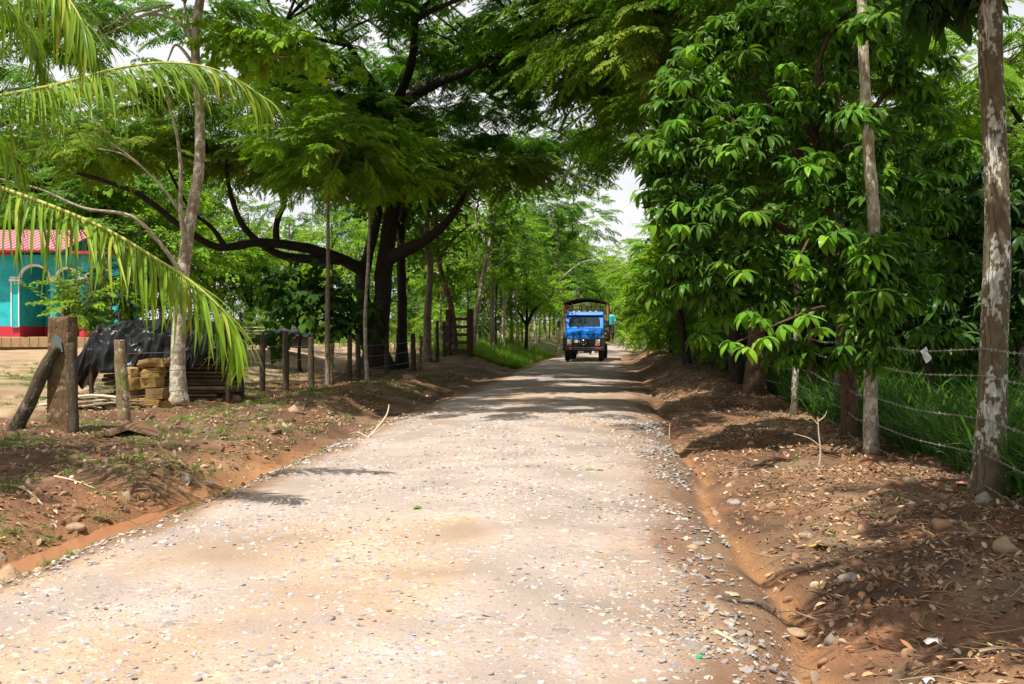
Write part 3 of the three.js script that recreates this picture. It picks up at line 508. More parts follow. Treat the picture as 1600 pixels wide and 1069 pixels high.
// ---------------------------------------------------------------- coconut palm at the left edge
{
  const c = at(-230, 190, 10.2), x = c.x - .2, z = c.z, y0 = H(x, z) - .05, t = thing('coconut_palm', 'coconut palm with long drooping fronds at the left edge', 'palm', [x, y0, z]);
  part('trunk', limb([[-.5, 0, 0, .2], [-.45, .8, 0, .14], [-.25, 2, 0, .125], [0, c.y - y0 - .5, 0, .115], [.1, c.y - y0, 0, .13]], { seg: 12, seed: 12, flare: .5, knot: .06 }), M.barkGrey, t);
  const GEO = [.6, .95, 1.3, .8].map((b, k) => leafBlade(1, .031, b, 6, .55, .35)), r = mulberry(91);
  const tone = [[.17, .3, .012], [.26, .38, .02], [.35, .41, .035], [.1, .2, .01], [.4, .34, .05]].map((q) => { const m = M.palm.clone(); m.color = rgb(...q); return m; });
  const rach = std({ color: rgb(.32, .33, .06), roughness: .6 });
  const frond = (pts, n, L, apart, seed) => {
    const P = pts.map((p) => p.isVector3 ? p : at(...p)).map((p) => V(p.x - x, p.y - y0, p.z - z)), cv = new THREE.CatmullRomCurve3(P);
    const f = new THREE.Group(); f.name = 'frond'; t.add(f);
    part('rachis', limb(P.map((p, i) => [p.x, p.y, p.z, lerp(.028, .005, i / (P.length - 1))]), { seg: 6, steps: 6, knot: .02, seed }), rach, f);
    const list = [];
    for (let i = 0; i < n; i++) {
      const s = .16 + .84 * (i + .5) / n, p = cv.getPoint(s), T = cv.getTangent(s), side = i % 2 ? 1 : -1, th = Math.atan2(-T.z, T.x) + side * lerp(1.25, .35, s) + (r() - .5) * .4;
      const len = L * Math.min(1, .45 + 2.2 * Math.sin(Math.PI * Math.min(1, .08 + s * .92)) ** .8) * lerp(1, .62, s * s) * (.72 + .38 * r());
      const q = new THREE.Quaternion().setFromEuler(new THREE.Euler((r() - .5) * .5, th, Math.max(-.9, T.y * .6) + .2 - .75 * r() - .25, 'YZX')), m4 = new THREE.Matrix4().compose(p, q, V(len, len, .75 + .3 * r()));
      if (apart && i % 11 < 5) { const m = part('leaflet', GEO[(r() * 4) | 0], tone[(r() * r() * 5) | 0], f); m4.decompose(m.position, m.quaternion, m.scale); }
      else list.push(GEO[(r() * 4) | 0].clone().applyMatrix4(m4));
    }
    if (list.length) { const m = part('leaflets', list, tone[0], f); m.userData.kind = 'stuff'; }
  };
  const C = [c.x, c.y, c.z];
  const cc = V(...C);
  frond([cc, [-120, 175, 10.1], [0, 150, 10], [90, 132, 9.9], [180, 108, 9.8], [260, 98, 9.7], [340, 110, 9.6], [425, 160, 9.5]], 230, .9, true, 1);
  frond([cc, [-130, 235, 9.9], [-20, 285, 9.6], [80, 322, 9.3], [165, 358, 9.1], [240, 402, 8.9], [305, 445, 8.7], [350, 488, 8.6], [376, 532, 8.5]], 240, .9, true, 2);
  frond([cc, [-150, 40, 9.6], [-70, -50, 9.0], [10, -70, 8.5], [70, -40, 8.1], [115, 10, 7.9], [140, 60, 7.8]], 190, .84, true, 3);
  frond([cc, [-190, 60, 10.6], [-110, -30, 10.8], [-30, -30, 11], [40, 40, 11.2], [70, 130, 11.4]], 130, .9, false, 4);
  frond([cc, [-150, 180, 11.2], [-80, 190, 12], [-10, 215, 12.8], [40, 270, 13.4]], 120, .9, false, 5);
  for (const [dx, dz, dy] of [[-2.6, 1, .4], [-2.2, -2.2, .9], [-1, 2.8, -.3], [.6, 2.6, 1.0], [-3, .1, -.9], [.2, -2.6, 1.2]]) frond([cc, cc.clone().add(V(dx * .5, .7 + dy * .5, dz * .5)), cc.clone().add(V(dx, .6 + dy, dz)), cc.clone().add(V(dx * 1.35, dy * .6 - .2, dz * 1.35))], 70, .85, false, 6 + dx);
}
// ---------------------------------------------------------------- right side: trunks that carry the wire
const G0 = (px, py) => { const d = 1.6 * F / (py - 520); const p = at(px, py, d); return [p.x, -p.z]; };
{
  const q = at(1545, 785, 9.4), x = q.x, z = q.z, y = H(x, z) - .08, rel = (px, py, dep = 9.4) => { const p = at(px, py, dep); return [p.x - x, p.y - y, p.z - z]; };
  const t = thing('lichen_tree', 'tall straight trunk spotted with white lichen at the right edge', 'tree', [x, y, z]);
  part('trunk', limb([[...rel(1543, 795), .165], [...rel(1548, 700), .14], [...rel(1553, 560), .125], [...rel(1558, 400), .117], [...rel(1556, 250), .108], [...rel(1549, 120), .112], [...rel(1546, 0), .105], [...rel(1545, -160), .09], [...rel(1560, -400), .06]], { seg: 16, steps: 8, seed: 8, flare: .3, knot: .12, uvs: .8 }), M.barkLichen, t);
  const bl = [[...rel(1500, -230), 1.5, .8, 1.5, 110], [...rel(1700, -300), 1.6, .8, 1.6, 110], [...rel(1560, -420), 2, .9, 2, 150], [...rel(1380, -330), 1.5, .7, 1.5, 100], [...rel(1600, -280, 7), 1.6, .8, 1.6, 110], [...rel(1480, 5, 9.6), .5, .3, .4, 22]];
  boughs(t, M.barkLichen, [...rel(1545, -120), .07], bl.slice(0, 5), 9, 4);
  scatter('mango', bl, { size: .3, tint: 'deep', seed: 71, gap: .1, parent: t, mat: M.glossLeaf, hang: .35, shell: .2 });
  part('knot', new THREE.TorusGeometry(.03, .012, 6, 10).translate(...rel(1534, 660, 9.25)), M.barkLichen, t);
}
{
  const q = at(1362, 715, 12.8), x = q.x, z = q.z, y = H(x, z) - .06, rel = (px, py, dep = 12.8) => { const p = at(px, py, dep); return [p.x - x, p.y - y, p.z - z]; };
  const t = thing('slim_tree', 'slim pale trunk rising through the glossy leaves, wire nailed low on it', 'tree', [x, y, z]);
  part('trunk', limb([[...rel(1362, 722), .1], [...rel(1360, 600), .085], [...rel(1362, 450), .078], [...rel(1366, 340, 12.6), .075], [...rel(1358, 250, 12.5), .07], [...rel(1351, 120, 12.5), .066], [...rel(1347, 0, 12.5), .062], [...rel(1350, -200, 12.6), .05]], { seg: 12, steps: 8, seed: 18, flare: .3, knot: .1 }), M.barkPale, t);
  const bl = [[...rel(1350, -230), 1.4, .8, 1.4, 70], [...rel(1250, -160), 1.1, .6, 1.1, 50], [...rel(1440, -160), 1.1, .6, 1.1, 50]];
  boughs(t, M.barkPale, [...rel(1349, -120), .045], bl, 19, 3);
  scatter('mango', bl, { size: .3, tint: 'mid', seed: 72, parent: t, mat: M.glossLeaf, hang: .3, shell: .2 });
}
// the glossy-leaved tree over the verge, its nearest leaves one by one
{
  const q = at(1328, 696, 14.2), x = q.x, z = q.z, y = H(x, z) - .06, rel = (px, py, dep = 14) => { const p = at(px, py, dep); return [p.x - x, p.y - y, p.z - z]; };
  const t = thing('glossy_tree', 'dense tree with long drooping glossy leaves hanging over the right verge', 'tree', [x, y, z]);
  part('trunk', limb([[0, 0, 0, .13], [...rel(1326, 600), .11], [...rel(1318, 500), .1], [...rel(1300, 400), .095], [...rel(1290, 300), .085], [...rel(1285, 200), .07], [...rel(1280, 100), .05]], { seg: 10, seed: 41, flare: .4 }), M.barkBrown, t);
  const bl = [[1080, 150, 13.6, .62, .5, 60], [1180, 110, 13.9, .72, .5, 60], [1050, 240, 13.4, .55, .5, 56], [1150, 230, 13.2, .7, .6, 70], [1260, 170, 13.6, .75, .6, 70], [1340, 80, 14, .7, .5, 55], [1430, 110, 14, .6, .45, 42], [1250, 280, 13.2, .7, .55, 66], [1060, 330, 13.3, .5, .5, 50], [1150, 340, 13.0, .65, .5, 64], [1340, 230, 13.6, .65, .6, 56], [1430, 190, 14.2, .55, .5, 40], [1080, 410, 13.2, .45, .38, 40], [1180, 420, 12.9, .55, .42, 50], [1270, 390, 12.9, .55, .45, 46], [1350, 420, 12.6, .48, .45, 34], [1300, 40, 14, .7, .45, 50], [1200, 30, 14.3, .7, .4, 44], [1030, 290, 13.6, .34, .5, 34], [1040, 180, 13.8, .3, .4, 24], [1340, 300, 13.3, .5, .5, 36], [1380, 490, 12.4, .35, .2, 14], [1040, 450, 13.6, .36, .3, 34], [1110, 470, 13.4, .4, .3, 40], [1200, 470, 13.2, .45, .3, 44], [1290, 460, 13.1, .45, .3, 40], [1240, 545, 13.6, .4, .22, 26], [1330, 555, 13.4, .4, .25, 30], [1400, 380, 14.4, .5, .4, 50], [1460, 330, 15, .5, .45, 50], [1420, 450, 14.6, .5, .4, 46], [1490, 420, 15.2, .5, .4, 46], [1480, 240, 15, .5, .4, 40], [1460, 530, 15, .5, .25, 34], [1150, 60, 14.4, .6, .4, 44], [1090, 90, 14.4, .5, .35, 36], [1390, 30, 14.4, .6, .4, 44], [1362, 400, 12.2, .36, .28, 36], [1366, 470, 12.2, .36, .28, 36], [1360, 545, 12.3, .36, .24, 32], [1345, 175, 12.0, .25, .2, 14], [1356, 40, 12.0, .3, .2, 16], [1365, 520, 12.2, .3, .25, 18], [1430, 280, 13.8, .5, .5, 34], [1100, 520, 13.3, .2, .2, 7], [1340, 500, 12.5, .3, .2, 12]].map(([a, b, c, rx, ry, n]) => [...rel(a, b, c), rx, ry, rx, n]);
  boughs(t, M.barkBrown, (bx, by) => by > 3.6 ? [...rel(1290, 300), .06] : by > 2.2 ? [...rel(1300, 400), .06] : [...rel(1318, 500), .05], bl.filter((_, i) => i < 17), 42, 3, .06);
  scatter('mango', bl, { size: .225, tint: 'mid', seed: 73, gap: .12, parent: t, mat: M.glossLeaf, hang: .25, shell: .3, gf: 1.2 });
  const r = mulberry(55), tones = [[.17, .38, .012], [.12, .31, .01], [.24, .44, .02], [.09, .24, .009]].map((c) => { const m = M.glossLeaf.clone(); m.color = rgb(...c); return m; });
  const geos = [0, 1, 2, 3].map((k) => leafBlade(1, .3 + .02 * k, .7 + .3 * k, 5, .22, .45));
  let left = 300;
  const spots = [[1140, 545, 11.8], [1170, 500, 11.7], [1195, 540, 11.7], [1225, 520, 11.8], [1260, 505, 12], [1165, 555, 11.6], [1280, 525, 12.1], [1250, 410, 12], [1255, 430, 12.1], [1190, 510, 11.9]];
  for (let i = 0; i < 22; i++) { const b = bl[(i * 5) % 17]; spots.push([0, 0, 0, b[0] + (r() - .5) * b[3] * 1.2, b[1] + (r() - .2) * b[4] * 1.6, b[2] + b[5] * (.7 + .3 * r())]); }
  for (const s of spots) {
    const o = s[2] ? V(...rel(s[0], s[1] - 14, s[2])) : V(s[3], s[4], s[5]), n = 8 + (r() * 3 | 0);
    for (let k = 0; k < n && left > 0; k++, left--) { const m = part('leaf', geos[(r() * 4) | 0], tones[(r() * 4) | 0], t), L = .19 + .11 * r(); m.position.copy(o).add(V((r() - .5) * .05, -.03 * r(), (r() - .5) * .05)); m.rotation.set((r() - .5) * .7, k / n * 6.28 + r() * .5, .15 - .8 * r(), 'YZX'); m.scale.setScalar(L); }
  }
  // the low hanging twig that carries the brightest leaves
  part('branch', limb([[...rel(1318, 500), .03], [...rel(1285, 480, 12.6), .022], [...rel(1230, 500, 12), .016], [...rel(1150, 535, 11.7), .008]], { seg: 6, seed: 3 }), M.barkBrown, t);
  part('branch', limb([[...rel(1290, 300), .03], [...rel(1270, 360, 12.8), .02], [...rel(1250, 400, 12), .012]], { seg: 6, seed: 4 }), M.barkBrown, t);
}
const far = (px, d) => { const p = at(px, 534, d); return [p.x, -p.z]; };
// darker neighbours of the same kind
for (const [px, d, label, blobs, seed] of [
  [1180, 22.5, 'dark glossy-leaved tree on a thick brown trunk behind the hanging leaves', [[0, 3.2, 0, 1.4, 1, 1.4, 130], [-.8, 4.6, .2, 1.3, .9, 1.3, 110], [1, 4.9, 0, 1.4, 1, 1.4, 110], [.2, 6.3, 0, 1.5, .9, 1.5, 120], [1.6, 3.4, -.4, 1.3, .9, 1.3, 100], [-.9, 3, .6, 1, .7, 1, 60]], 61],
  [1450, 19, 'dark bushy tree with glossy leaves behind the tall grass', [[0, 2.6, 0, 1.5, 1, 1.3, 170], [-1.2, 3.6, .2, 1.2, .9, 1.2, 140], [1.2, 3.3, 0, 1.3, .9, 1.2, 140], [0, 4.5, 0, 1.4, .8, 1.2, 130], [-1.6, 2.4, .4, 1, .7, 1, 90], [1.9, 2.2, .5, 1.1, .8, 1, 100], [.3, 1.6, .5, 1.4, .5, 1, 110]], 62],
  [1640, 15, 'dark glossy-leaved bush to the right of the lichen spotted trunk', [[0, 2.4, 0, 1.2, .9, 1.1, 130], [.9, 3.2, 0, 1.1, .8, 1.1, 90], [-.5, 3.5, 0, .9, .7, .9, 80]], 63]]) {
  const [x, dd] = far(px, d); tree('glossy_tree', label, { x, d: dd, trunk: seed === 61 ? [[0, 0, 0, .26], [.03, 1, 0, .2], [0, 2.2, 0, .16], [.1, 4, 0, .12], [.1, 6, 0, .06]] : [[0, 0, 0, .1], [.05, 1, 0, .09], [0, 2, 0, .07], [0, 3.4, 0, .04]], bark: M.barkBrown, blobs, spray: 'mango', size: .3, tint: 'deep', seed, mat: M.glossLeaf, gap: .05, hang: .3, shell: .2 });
}
// thin live posts in the right fence line
for (const [px, py, h, r0, bark, lean, label] of [[1241, 655, 3.6, .07, M.barkLichen, .1, 'grey lichened live post left of the slim pale trunk'], [1268, 645, 3.4, .09, M.barkBrown, -.05, 'brown live post between the grey post and the dark leaning trunk'], [1226, 605, 5, .045, M.barkPale, -.1, 'thin pale stem just right of the thick brown trunk'], [1100, 566, 4.5, .06, M.barkPale, .2, 'thin pale stem near the far bend of the right fence'], [1306, 668, 4, .05, M.barkDark, .1, 'thin dark stem left of the reddish trunk']]) {
  const [x, d] = G0(px, py); tree('live_post', label, { x, d, category: 'sapling', trunk: [[0, 0, 0, r0], [lean * .3, h * .3, 0, r0 * .9], [lean * .6, h * .65, 0, r0 * .75], [lean, h, 0, r0 * .4]], bark, seed: px, spray: 'small', size: .6, tint: 'mid', blobs: [[lean, h, 0, .7, .6, .7, 40]], twigs: 2, flare: .2 });
}
{ const [x, d] = G0(1072, 573); simple('roadside_tree', 'slender tree with a whitish foot standing on the right bank', x, d, 8, { seed: 201, R: 2, n: 260, spray: 'broad', size: .9, tint: 'lime', bark: M.barkGrey, r0: .13, lean: [-.7, 0], k: 6, group: undefined }); }
// ---------------------------------------------------------------- trees of the middle distance, each with what tells it apart
const mid = [
  // px, distance, height, label, options
  [512, 28.3, 8.6, 'thin straight pale tree with feathery leaves among the left fence posts', { R: 2.5, n: 260, spray: 'feather', size: .85, tint: 'lime', bark: M.barkGrey, r0: .08, bare: .7, k: 8, flat: .4, hang: .1 }],
  [574, 30.5, 8.6, 'thin pale tree left of the rain tree trunk with bright feathery leaves', { R: 2.4, n: 230, spray: 'feather', size: .85, tint: 'lime', bark: M.barkPale, r0: .07, bare: .7, k: 8, flat: .4, hang: .1 }],
  [468, 34, 3.3, 'small dark tree with large drooping leaves behind the left posts', { R: 1.2, n: 70, spray: 'heart', size: .9, tint: 'deep', bark: M.barkDark, r0: .07, bare: .38, k: 6 }],
  [548, 34, 3.3, 'low dark leafy sapling in front of the rain tree', { R: 1.0, n: 50, spray: 'heart', size: .85, tint: 'deep', bark: M.barkDark, r0: .06, bare: .35, k: 5 }],
  [628, 40, 12, 'dark upright tree standing close beside the rain tree trunk', { R: 2.6, n: 160, spray: 'broad', size: 1.0, tint: 'deep', bark: M.barkDark, r0: .24, bare: .45, k: 6 }],
  [668, 43, 9, 'tan straight trunk right of the rain tree', { R: 2.6, n: 240, spray: 'broad', size: .9, tint: 'mid', bark: M.barkGrey, r0: .2, bare: .42, k: 7 }],
  [712, 47, 10, 'tree leaning left over the dark gate', { R: 2.5, n: 220, spray: 'broad', size: .9, tint: 'mid', bark: M.barkBrown, r0: .17, bare: .5, lean: [-1.6, 0], k: 6 }],
  [738, 49, 11, 'pale tree leaning right beside the dark gate', { R: 2.5, n: 240, spray: 'broad', size: .9, tint: 'lime', bark: M.barkPale, r0: .14, bare: .5, lean: [1.9, 0], k: 6 }],
  [770, 53, 10, 'grey straight tree on the left bank short of the bright grass', { R: 2.6, n: 260, spray: 'broad', size: .95, tint: 'mid', bark: M.barkGrey, r0: .14, bare: .42, k: 7 }],
  [1152, 25, 13, 'tall red-brown trunk rising behind the glossy leaves', { R: 4.4, n: 420, spray: 'feather', size: 1.3, tint: 'olive', bark: M.barkDark, r0: .17, bare: .58, k: 9, flat: .6 }],
  [1075, 33, 12, 'forked dark tree with thin yellow-green leaves above the right bank', { R: 4.6, n: 420, spray: 'feather', size: 1.3, tint: 'lime', bark: M.barkDark, r0: .13, bare: .5, lean: [-1.5, 0], k: 9, flat: .6 }],
  [1560, 33, 10, 'airy yellow-green tree behind the lichen spotted trunk', { R: 4.2, n: 420, spray: 'feather', size: 1.2, tint: 'olive', bark: M.barkDark, r0: .2, bare: .4, k: 9, flat: .5 }],
  [1330, 30, 11, 'tall feathery tree far behind the slim pale trunk', { R: 4.2, n: 420, spray: 'feather', size: 1.2, tint: 'olive', bark: M.barkDark, r0: .2, bare: .35, k: 9, flat: .5 }],
  [1598, 21, 8.5, 'feathery tree close behind the tall grass at the right edge', { R: 3.0, n: 300, spray: 'feather', size: 1.0, tint: 'lime', bark: M.barkDark, r0: .12, bare: .35, k: 8, flat: .5 }],
  [1480, 27, 5, 'round dark thicket tree in the field behind the wire', { R: 2.8, n: 420, spray: 'broad', size: 1.0, tint: 'deep', bark: M.barkDark, r0: .12, bare: .12, k: 9 }],
  [1290, 27, 5, 'low leafy tree behind the thick brown trunk', { R: 2.6, n: 360, spray: 'broad', size: 1.0, tint: 'deep', bark: M.barkDark, r0: .12, bare: .12, k: 9 }],
  [1620, 24, 6, 'leafy field tree at the right margin', { R: 2.6, n: 360, spray: 'broad', size: .9, tint: 'mid', bark: M.barkDark, r0: .12, bare: .15, k: 9 }],
];
mid.forEach(([px, d, h, label, o], i) => { const [x, dd] = far(px, d); simple('roadside_tree', label, x, dd, h, { seed: 300 + i, ...o }); });
// rows of far trees: alike ones share a label
const ORD = ['leftmost', 'second from the left', 'third from the left', 'fourth from the left', 'fifth from the left', 'sixth from the left', 'seventh from the left', 'eighth from the left', 'ninth from the left', 'tenth from the left', 'eleventh from the left', 'twelfth from the left'];
function row(what, group, list, o) { list.sort((a, b) => a[0] - b[0]).forEach(([px, d, h, tint, spray], i) => { const label = ORD[i] + ' of the ' + what; const [x, dd] = far(px, d); simple(o.name || 'far_tree', label, x, dd, h * (o.hs || 1), { seed: o.seed + i * 3, R: h * (o.rr || .33), n: o.n || 260, size: o.size || 1.1, spray: spray || o.spray || 'broad', tint: tint || o.tint || 'mid', bark: [M.barkGrey, M.barkDark, M.barkPale][i % 3], r0: o.r0 || .12, bare: o.bare ?? .3, k: o.k || 7, flat: o.flat || 0, group, twigs: 3, category: o.category }); }); }
row('slim sunlit trees left of the truck', 'slim trees left of the truck', [[785, 60, 8, 'lime'], [800, 66, 9, 'mid'], [822, 63, 8, 'lime'], [838, 72, 9.5, 'mid'], [852, 80, 9, 'mid'], [865, 92, 10, 'lime'], [748, 62, 8, 'lime'], [700, 60, 7, 'lime'], [878, 104, 11, 'mid'], [895, 122, 12, 'mid'], [872, 72, 13, 'mid', 'feather'], [893, 90, 15, 'lime', 'feather']], { seed: 400, n: 340, bare: .3, rr: .32, size: 1.0, spray: 'small' });
row('sunlit trees along the right of the far road', 'trees along the right of the far road', [[1008, 66, 7, 'lime'], [1030, 58, 7, 'lime'], [1050, 50, 6.5, 'lime', 'feather'], [1092, 42, 6, 'lime'], [1120, 37, 6, 'mid'], [1130, 48, 8, 'lime', 'feather'], [1000, 82, 9, 'lime'], [990, 98, 8, 'mid', 'feather'], [1060, 70, 9, 'mid', 'feather'], [1165, 33, 5.5, 'mid'], [1205, 31, 5, 'mid']], { seed: 440, n: 360, bare: .16, rr: .38, size: 1.0, spray: 'small' });
row('pale green trees closing the road end', 'trees at the end of the road', [[925, 138, 9, 'lime'], [945, 150, 8, 'lime', 'feather'], [965, 140, 8, 'lime', 'feather'], [905, 145, 13, 'mid'], [985, 128, 10, 'lime'], [880, 130, 13, 'lime'], [1010, 120, 12, 'lime'], [860, 120, 12, 'mid']], { seed: 480, n: 360, bare: .08, rr: .42, size: 1.3, spray: 'small' });
row('sunlit trees behind the yard', 'trees behind the yard', [[390, 62, 9, 'lime'], [455, 66, 9, 'lime'], [520, 60, 8, 'lime'], [575, 66, 9, 'mid'], [640, 64, 9, 'lime'], [335, 58, 9, 'lime'], [680, 72, 9, 'lime'], [430, 78, 13, 'mid', 'feather'], [560, 82, 13, 'mid', 'feather'], [720, 80, 11, 'mid']], { seed: 520, n: 420, bare: .1, rr: .42, size: 1.2, spray: 'small' });
row('leafy trees behind the turquoise house', 'trees behind the house', [[-60, 56, 14, 'mid', 'feather'], [40, 60, 15, 'deep', 'feather'], [130, 56, 13, 'mid', 'feather'], [210, 60, 14, 'mid', 'feather'], [290, 58, 11, 'lime', 'small'], [170, 50, 9, 'mid', 'broad'], [250, 50, 8, 'lime', 'small']], { seed: 560, n: 520, bare: .2, rr: .4, size: 1.5 });
row('field trees far behind the right wire', 'trees of the right field', [[1180, 46, 10, 'mid', 'feather'], [1260, 44, 10, 'mid', 'feather'], [1400, 42, 9, 'deep'], [1500, 44, 10, 'mid', 'feather'], [1600, 42, 9, 'mid'], [1340, 50, 13, 'olive', 'feather'], [1560, 54, 13, 'olive', 'feather'], [1440, 56, 13, 'olive', 'feather']], { seed: 600, n: 420, bare: .1, rr: .42, size: 1.4 });
row('low bushes edging the far yard', 'bushes edging the yard', [[310, 50, 2.2, 'lime'], [365, 54, 2.4, 'mid'], [420, 57, 2.3, 'lime'], [480, 58, 2.6, 'mid'], [535, 57, 2.4, 'lime'], [600, 60, 2.6, 'lime'], [650, 58, 2.4, 'mid'], [690, 56, 2.2, 'lime'], [740, 58, 2.2, 'mid'], [775, 64, 2.4, 'lime'], [810, 74, 3, 'lime'], [845, 86, 3.4, 'lime']], { seed: 640, n: 150, bare: 0, rr: .62, size: .8, spray: 'small', r0: .05, k: 6, category: 'bush', name: 'hedge_bush' });
row('low bushes along the right bank', 'bushes along the right bank', [[1025, 64, 2.6, 'lime'], [1045, 54, 2.4, 'lime'], [1070, 47, 2.2, 'lime'], [1100, 40, 2, 'mid'], [1130, 35, 1.8, 'lime'], [1010, 76, 3, 'lime'], [1000, 90, 3.4, 'mid'], [985, 110, 4, 'lime'], [950, 128, 4, 'lime'], [930, 122, 4, 'mid'], [900, 110, 3.6, 'lime'], [870, 98, 3.4, 'lime']], { seed: 690, n: 150, bare: 0, rr: .62, size: .8, spray: 'small', r0: .05, k: 6, category: 'bush', name: 'hedge_bush' });
row('thin pale saplings on the left bank', 'saplings on the left bank', [[748, 52, 6], [757, 55, 5.5], [776, 56, 6.5], [788, 58, 6], [806, 60, 6], [816, 68, 6.5], [828, 66, 6], [843, 76, 7], [858, 84, 7], [690, 51, 6], [730, 54, 6.5]], { seed: 850, n: 60, bare: .5, rr: .18, size: .8, spray: 'small', tint: 'lime', r0: .055, k: 4, category: 'sapling', name: 'bank_sapling' });
// trees of the right row beside and behind the camera, which shade the verge
simple('shade_tree', 'leafy tree out of view beyond the palm that shades the left verge', -10.2, 7.2, 8, { seed: 702, R: 2.5, n: 420, spray: 'feather', size: 1.0, tint: 'mid', bark: M.barkGrey, r0: .14, bare: .6, k: 7, flat: .5 });
simple('shade_tree', 'spreading tree beside the camera that shades the right verge', 4.0, 3.3, 8.2, { lean: [-1.5, -1.9], seed: 701, R: 2.2, n: 330, spray: 'feather', size: 1.2, tint: 'mid', bark: M.barkGrey, r0: .16, bare: .62, k: 7, flat: .5 });
console.log('trees ready');

// ---------------------------------------------------------------- fence posts on the left
function post(px, py, top, r0, mat, label, o = {}) {
  const d = o.d || 1.6 * F / (py - 520), p = at(px, py, d), x = p.x, z = p.z, y = H(x, z) - .12, h = (py - top) / F * d + .12, r = mulberry(px), lx = (o.lean || 0) + (r() - .5) * .08, g = thing(o.name || 'fence_post', label, 'post', [x, y, z], 0, o.group);
  part('shaft', limb([[0, 0, 0, r0], [lx * .3 + (r() - .5) * .03, h * .35, 0, r0 * 1.0], [lx * .7 + (r() - .5) * .03, h * .7, 0, r0 * .95], [lx, h - .02, 0, r0 * .9], [lx, h, 0, r0 * .8]], { seg: 9, steps: 4, seed: px, knot: .16 }), mat, g);
  return [x, z, y, h, g, lx];
}
const posts = [];
M.gatePost = std({ map: lichenMap(.3, [.26, .2, .12], [.13, .075, .035], [.14, .11, .04], 87), bumpMap: BARKB, bumpScale: .014, roughness: .95 });
{
  // the heavy gate post with its brace, squared and dark
  const p = at(98, 690, 14.4), x = p.x, z = p.z, y = H(x, z) - .1, g = thing('gate_post', 'thick dark weathered post with a slanting brace at the far left', 'post', [x, y, z]);
  const w = rbox(.3, 1.72, .28, .03, 0, .86, 0), q = w.attributes.position; for (let i = 0; i < q.count; i++) { const yy = q.getY(i); q.setX(i, q.getX(i) * (1.12 - .12 * yy / 2) + .05 * noise3(yy * 2, q.getZ(i) * 3, 1)); q.setZ(i, q.getZ(i) + .04 * noise3(yy * 2.3, q.getX(i) * 3, 4)); } w.computeVertexNormals();
  part('shaft', w, M.gatePost, g);
  part('brace', limb([[-.62, .02, .25, .11], [-.35, .55, .22, .1], [-.12, 1.05, .2, .09], [.02, 1.3, .18, .07]], { seg: 8, seed: 4, knot: .14 }), M.oldPost, g);
  part('side_stake', limb([[.22, 0, .1, .08], [.2, .7, .08, .075], [.16, 1.35, .06, .06]], { seg: 8, seed: 6, knot: .14 }), M.oldPost, g);
  const s = new THREE.Shape(); s.moveTo(-.09, 0); s.lineTo(.1, 0); s.lineTo(.06, .2); s.lineTo(-.03, .26); s.closePath();
  part('paint_patch', new THREE.ExtrudeGeometry(s, { depth: .006, bevelEnabled: false }).translate(0.01, 1.22, .172), std({ color: rgb(.11, .15, .15) }), g).userData.label = 'pale blue grey paint patch';
  posts.push([x, z, y, 1.9, g, 0]);
}
posts.push(post(196, 668, 540, .105, M.weathered, 'pale leaning post in front of the stacked stones', { lean: -.12 }));
posts.push(post(345, 634, 545, .085, M.weathered, 'brown post just right of the slender pale tree'));
posts.push(post(374, 628, 520, .12, M.oldPost, 'dark post behind the tip of the palm frond', { d: 22.5 }));
posts.push(post(410, 614, 526, .075, M.oldPost, 'first of the dark posts right of the palm frond', { d: 24.6 }));
posts.push(post(447, 617, 525, .085, M.oldPost, 'second dark post right of the palm frond'));
posts.push(post(487, 611, 532, .085, M.oldPost, 'brown post just left of the thin straight pale tree'));
posts.push(post(519, 607, 540, .075, M.weathered, 'sunlit short post just right of the thin straight pale tree'));
posts.push(post(545, 600, 525, .08, M.oldPost, 'dark post between the two thin pale trees', { d: 30.5 }));
posts.push(post(560, 598, 525, .09, M.oldPost, 'greenish post close left of the rain tree', { d: 32 }));
posts.push(post(605, 592, 528, .08, M.oldPost, 'post right at the foot of the rain tree', { d: 34.5 }));
posts.push(post(646, 584, 525, .1, M.oldPost, 'mossy post between the rain tree and the tan trunk', { d: 38 }));
posts.push(post(657, 583, 530, .06, M.weathered, 'thin pale post just left of the tan trunk', { d: 39.5 }));
posts.push(post(683, 578, 515, .08, M.oldPost, 'post halfway between the tan trunk and the gate', { d: 43 }));
posts.push(post(694, 576, 520, .08, M.oldPost, 'post just left of the dark gate', { d: 44.5 }));
// three strands of wire from post to post
for (let k = 0; k < 3; k++) {
  const hh = [.4, .8, 1.15][k], pts = posts.slice(1).map(([x, z, y, h]) => V(x, H(x, z) + Math.min(hh, h - .15), z + .1)), list = [];
  for (let i = 0; i < pts.length - 1; i++) { const a = pts[i], b = pts[i + 1], m = a.clone().lerp(b, .5); m.y -= .03; list.push(new THREE.TubeGeometry(new THREE.CatmullRomCurve3([a, m, b]), 6, .006, 4)); }
  single('fence_wire', list, M.wire, ['lowest', 'middle', 'top'][k] + ' wire strand along the left fence posts', 'wire');
}
{ // dark plank gate far left of the truck
  const p = at(718, 572, 46), x = p.x, z = p.z, y = H(x, z) - .05, g = thing('plank_gate', 'dark red-brown slatted gate between two posts on the left', 'gate', [x, y, z], -.3);
  for (const s of [-1, 1]) part('gate_upright', rbox(.26, 2.2, .2, .02, s * .55, 1.1, 0), std({ color: rgb(.09, .035, .025), map: BARKC, bumpMap: BARKB, bumpScale: .01 }), g);
  for (let k = 0; k < 5; k++) part('rail', rbox(.96, .14, .05, .01, 0, .3 + k * .36, .02 * (k % 2)), std({ color: rgb(.11, .045, .03), map: BARKC }), g);
}
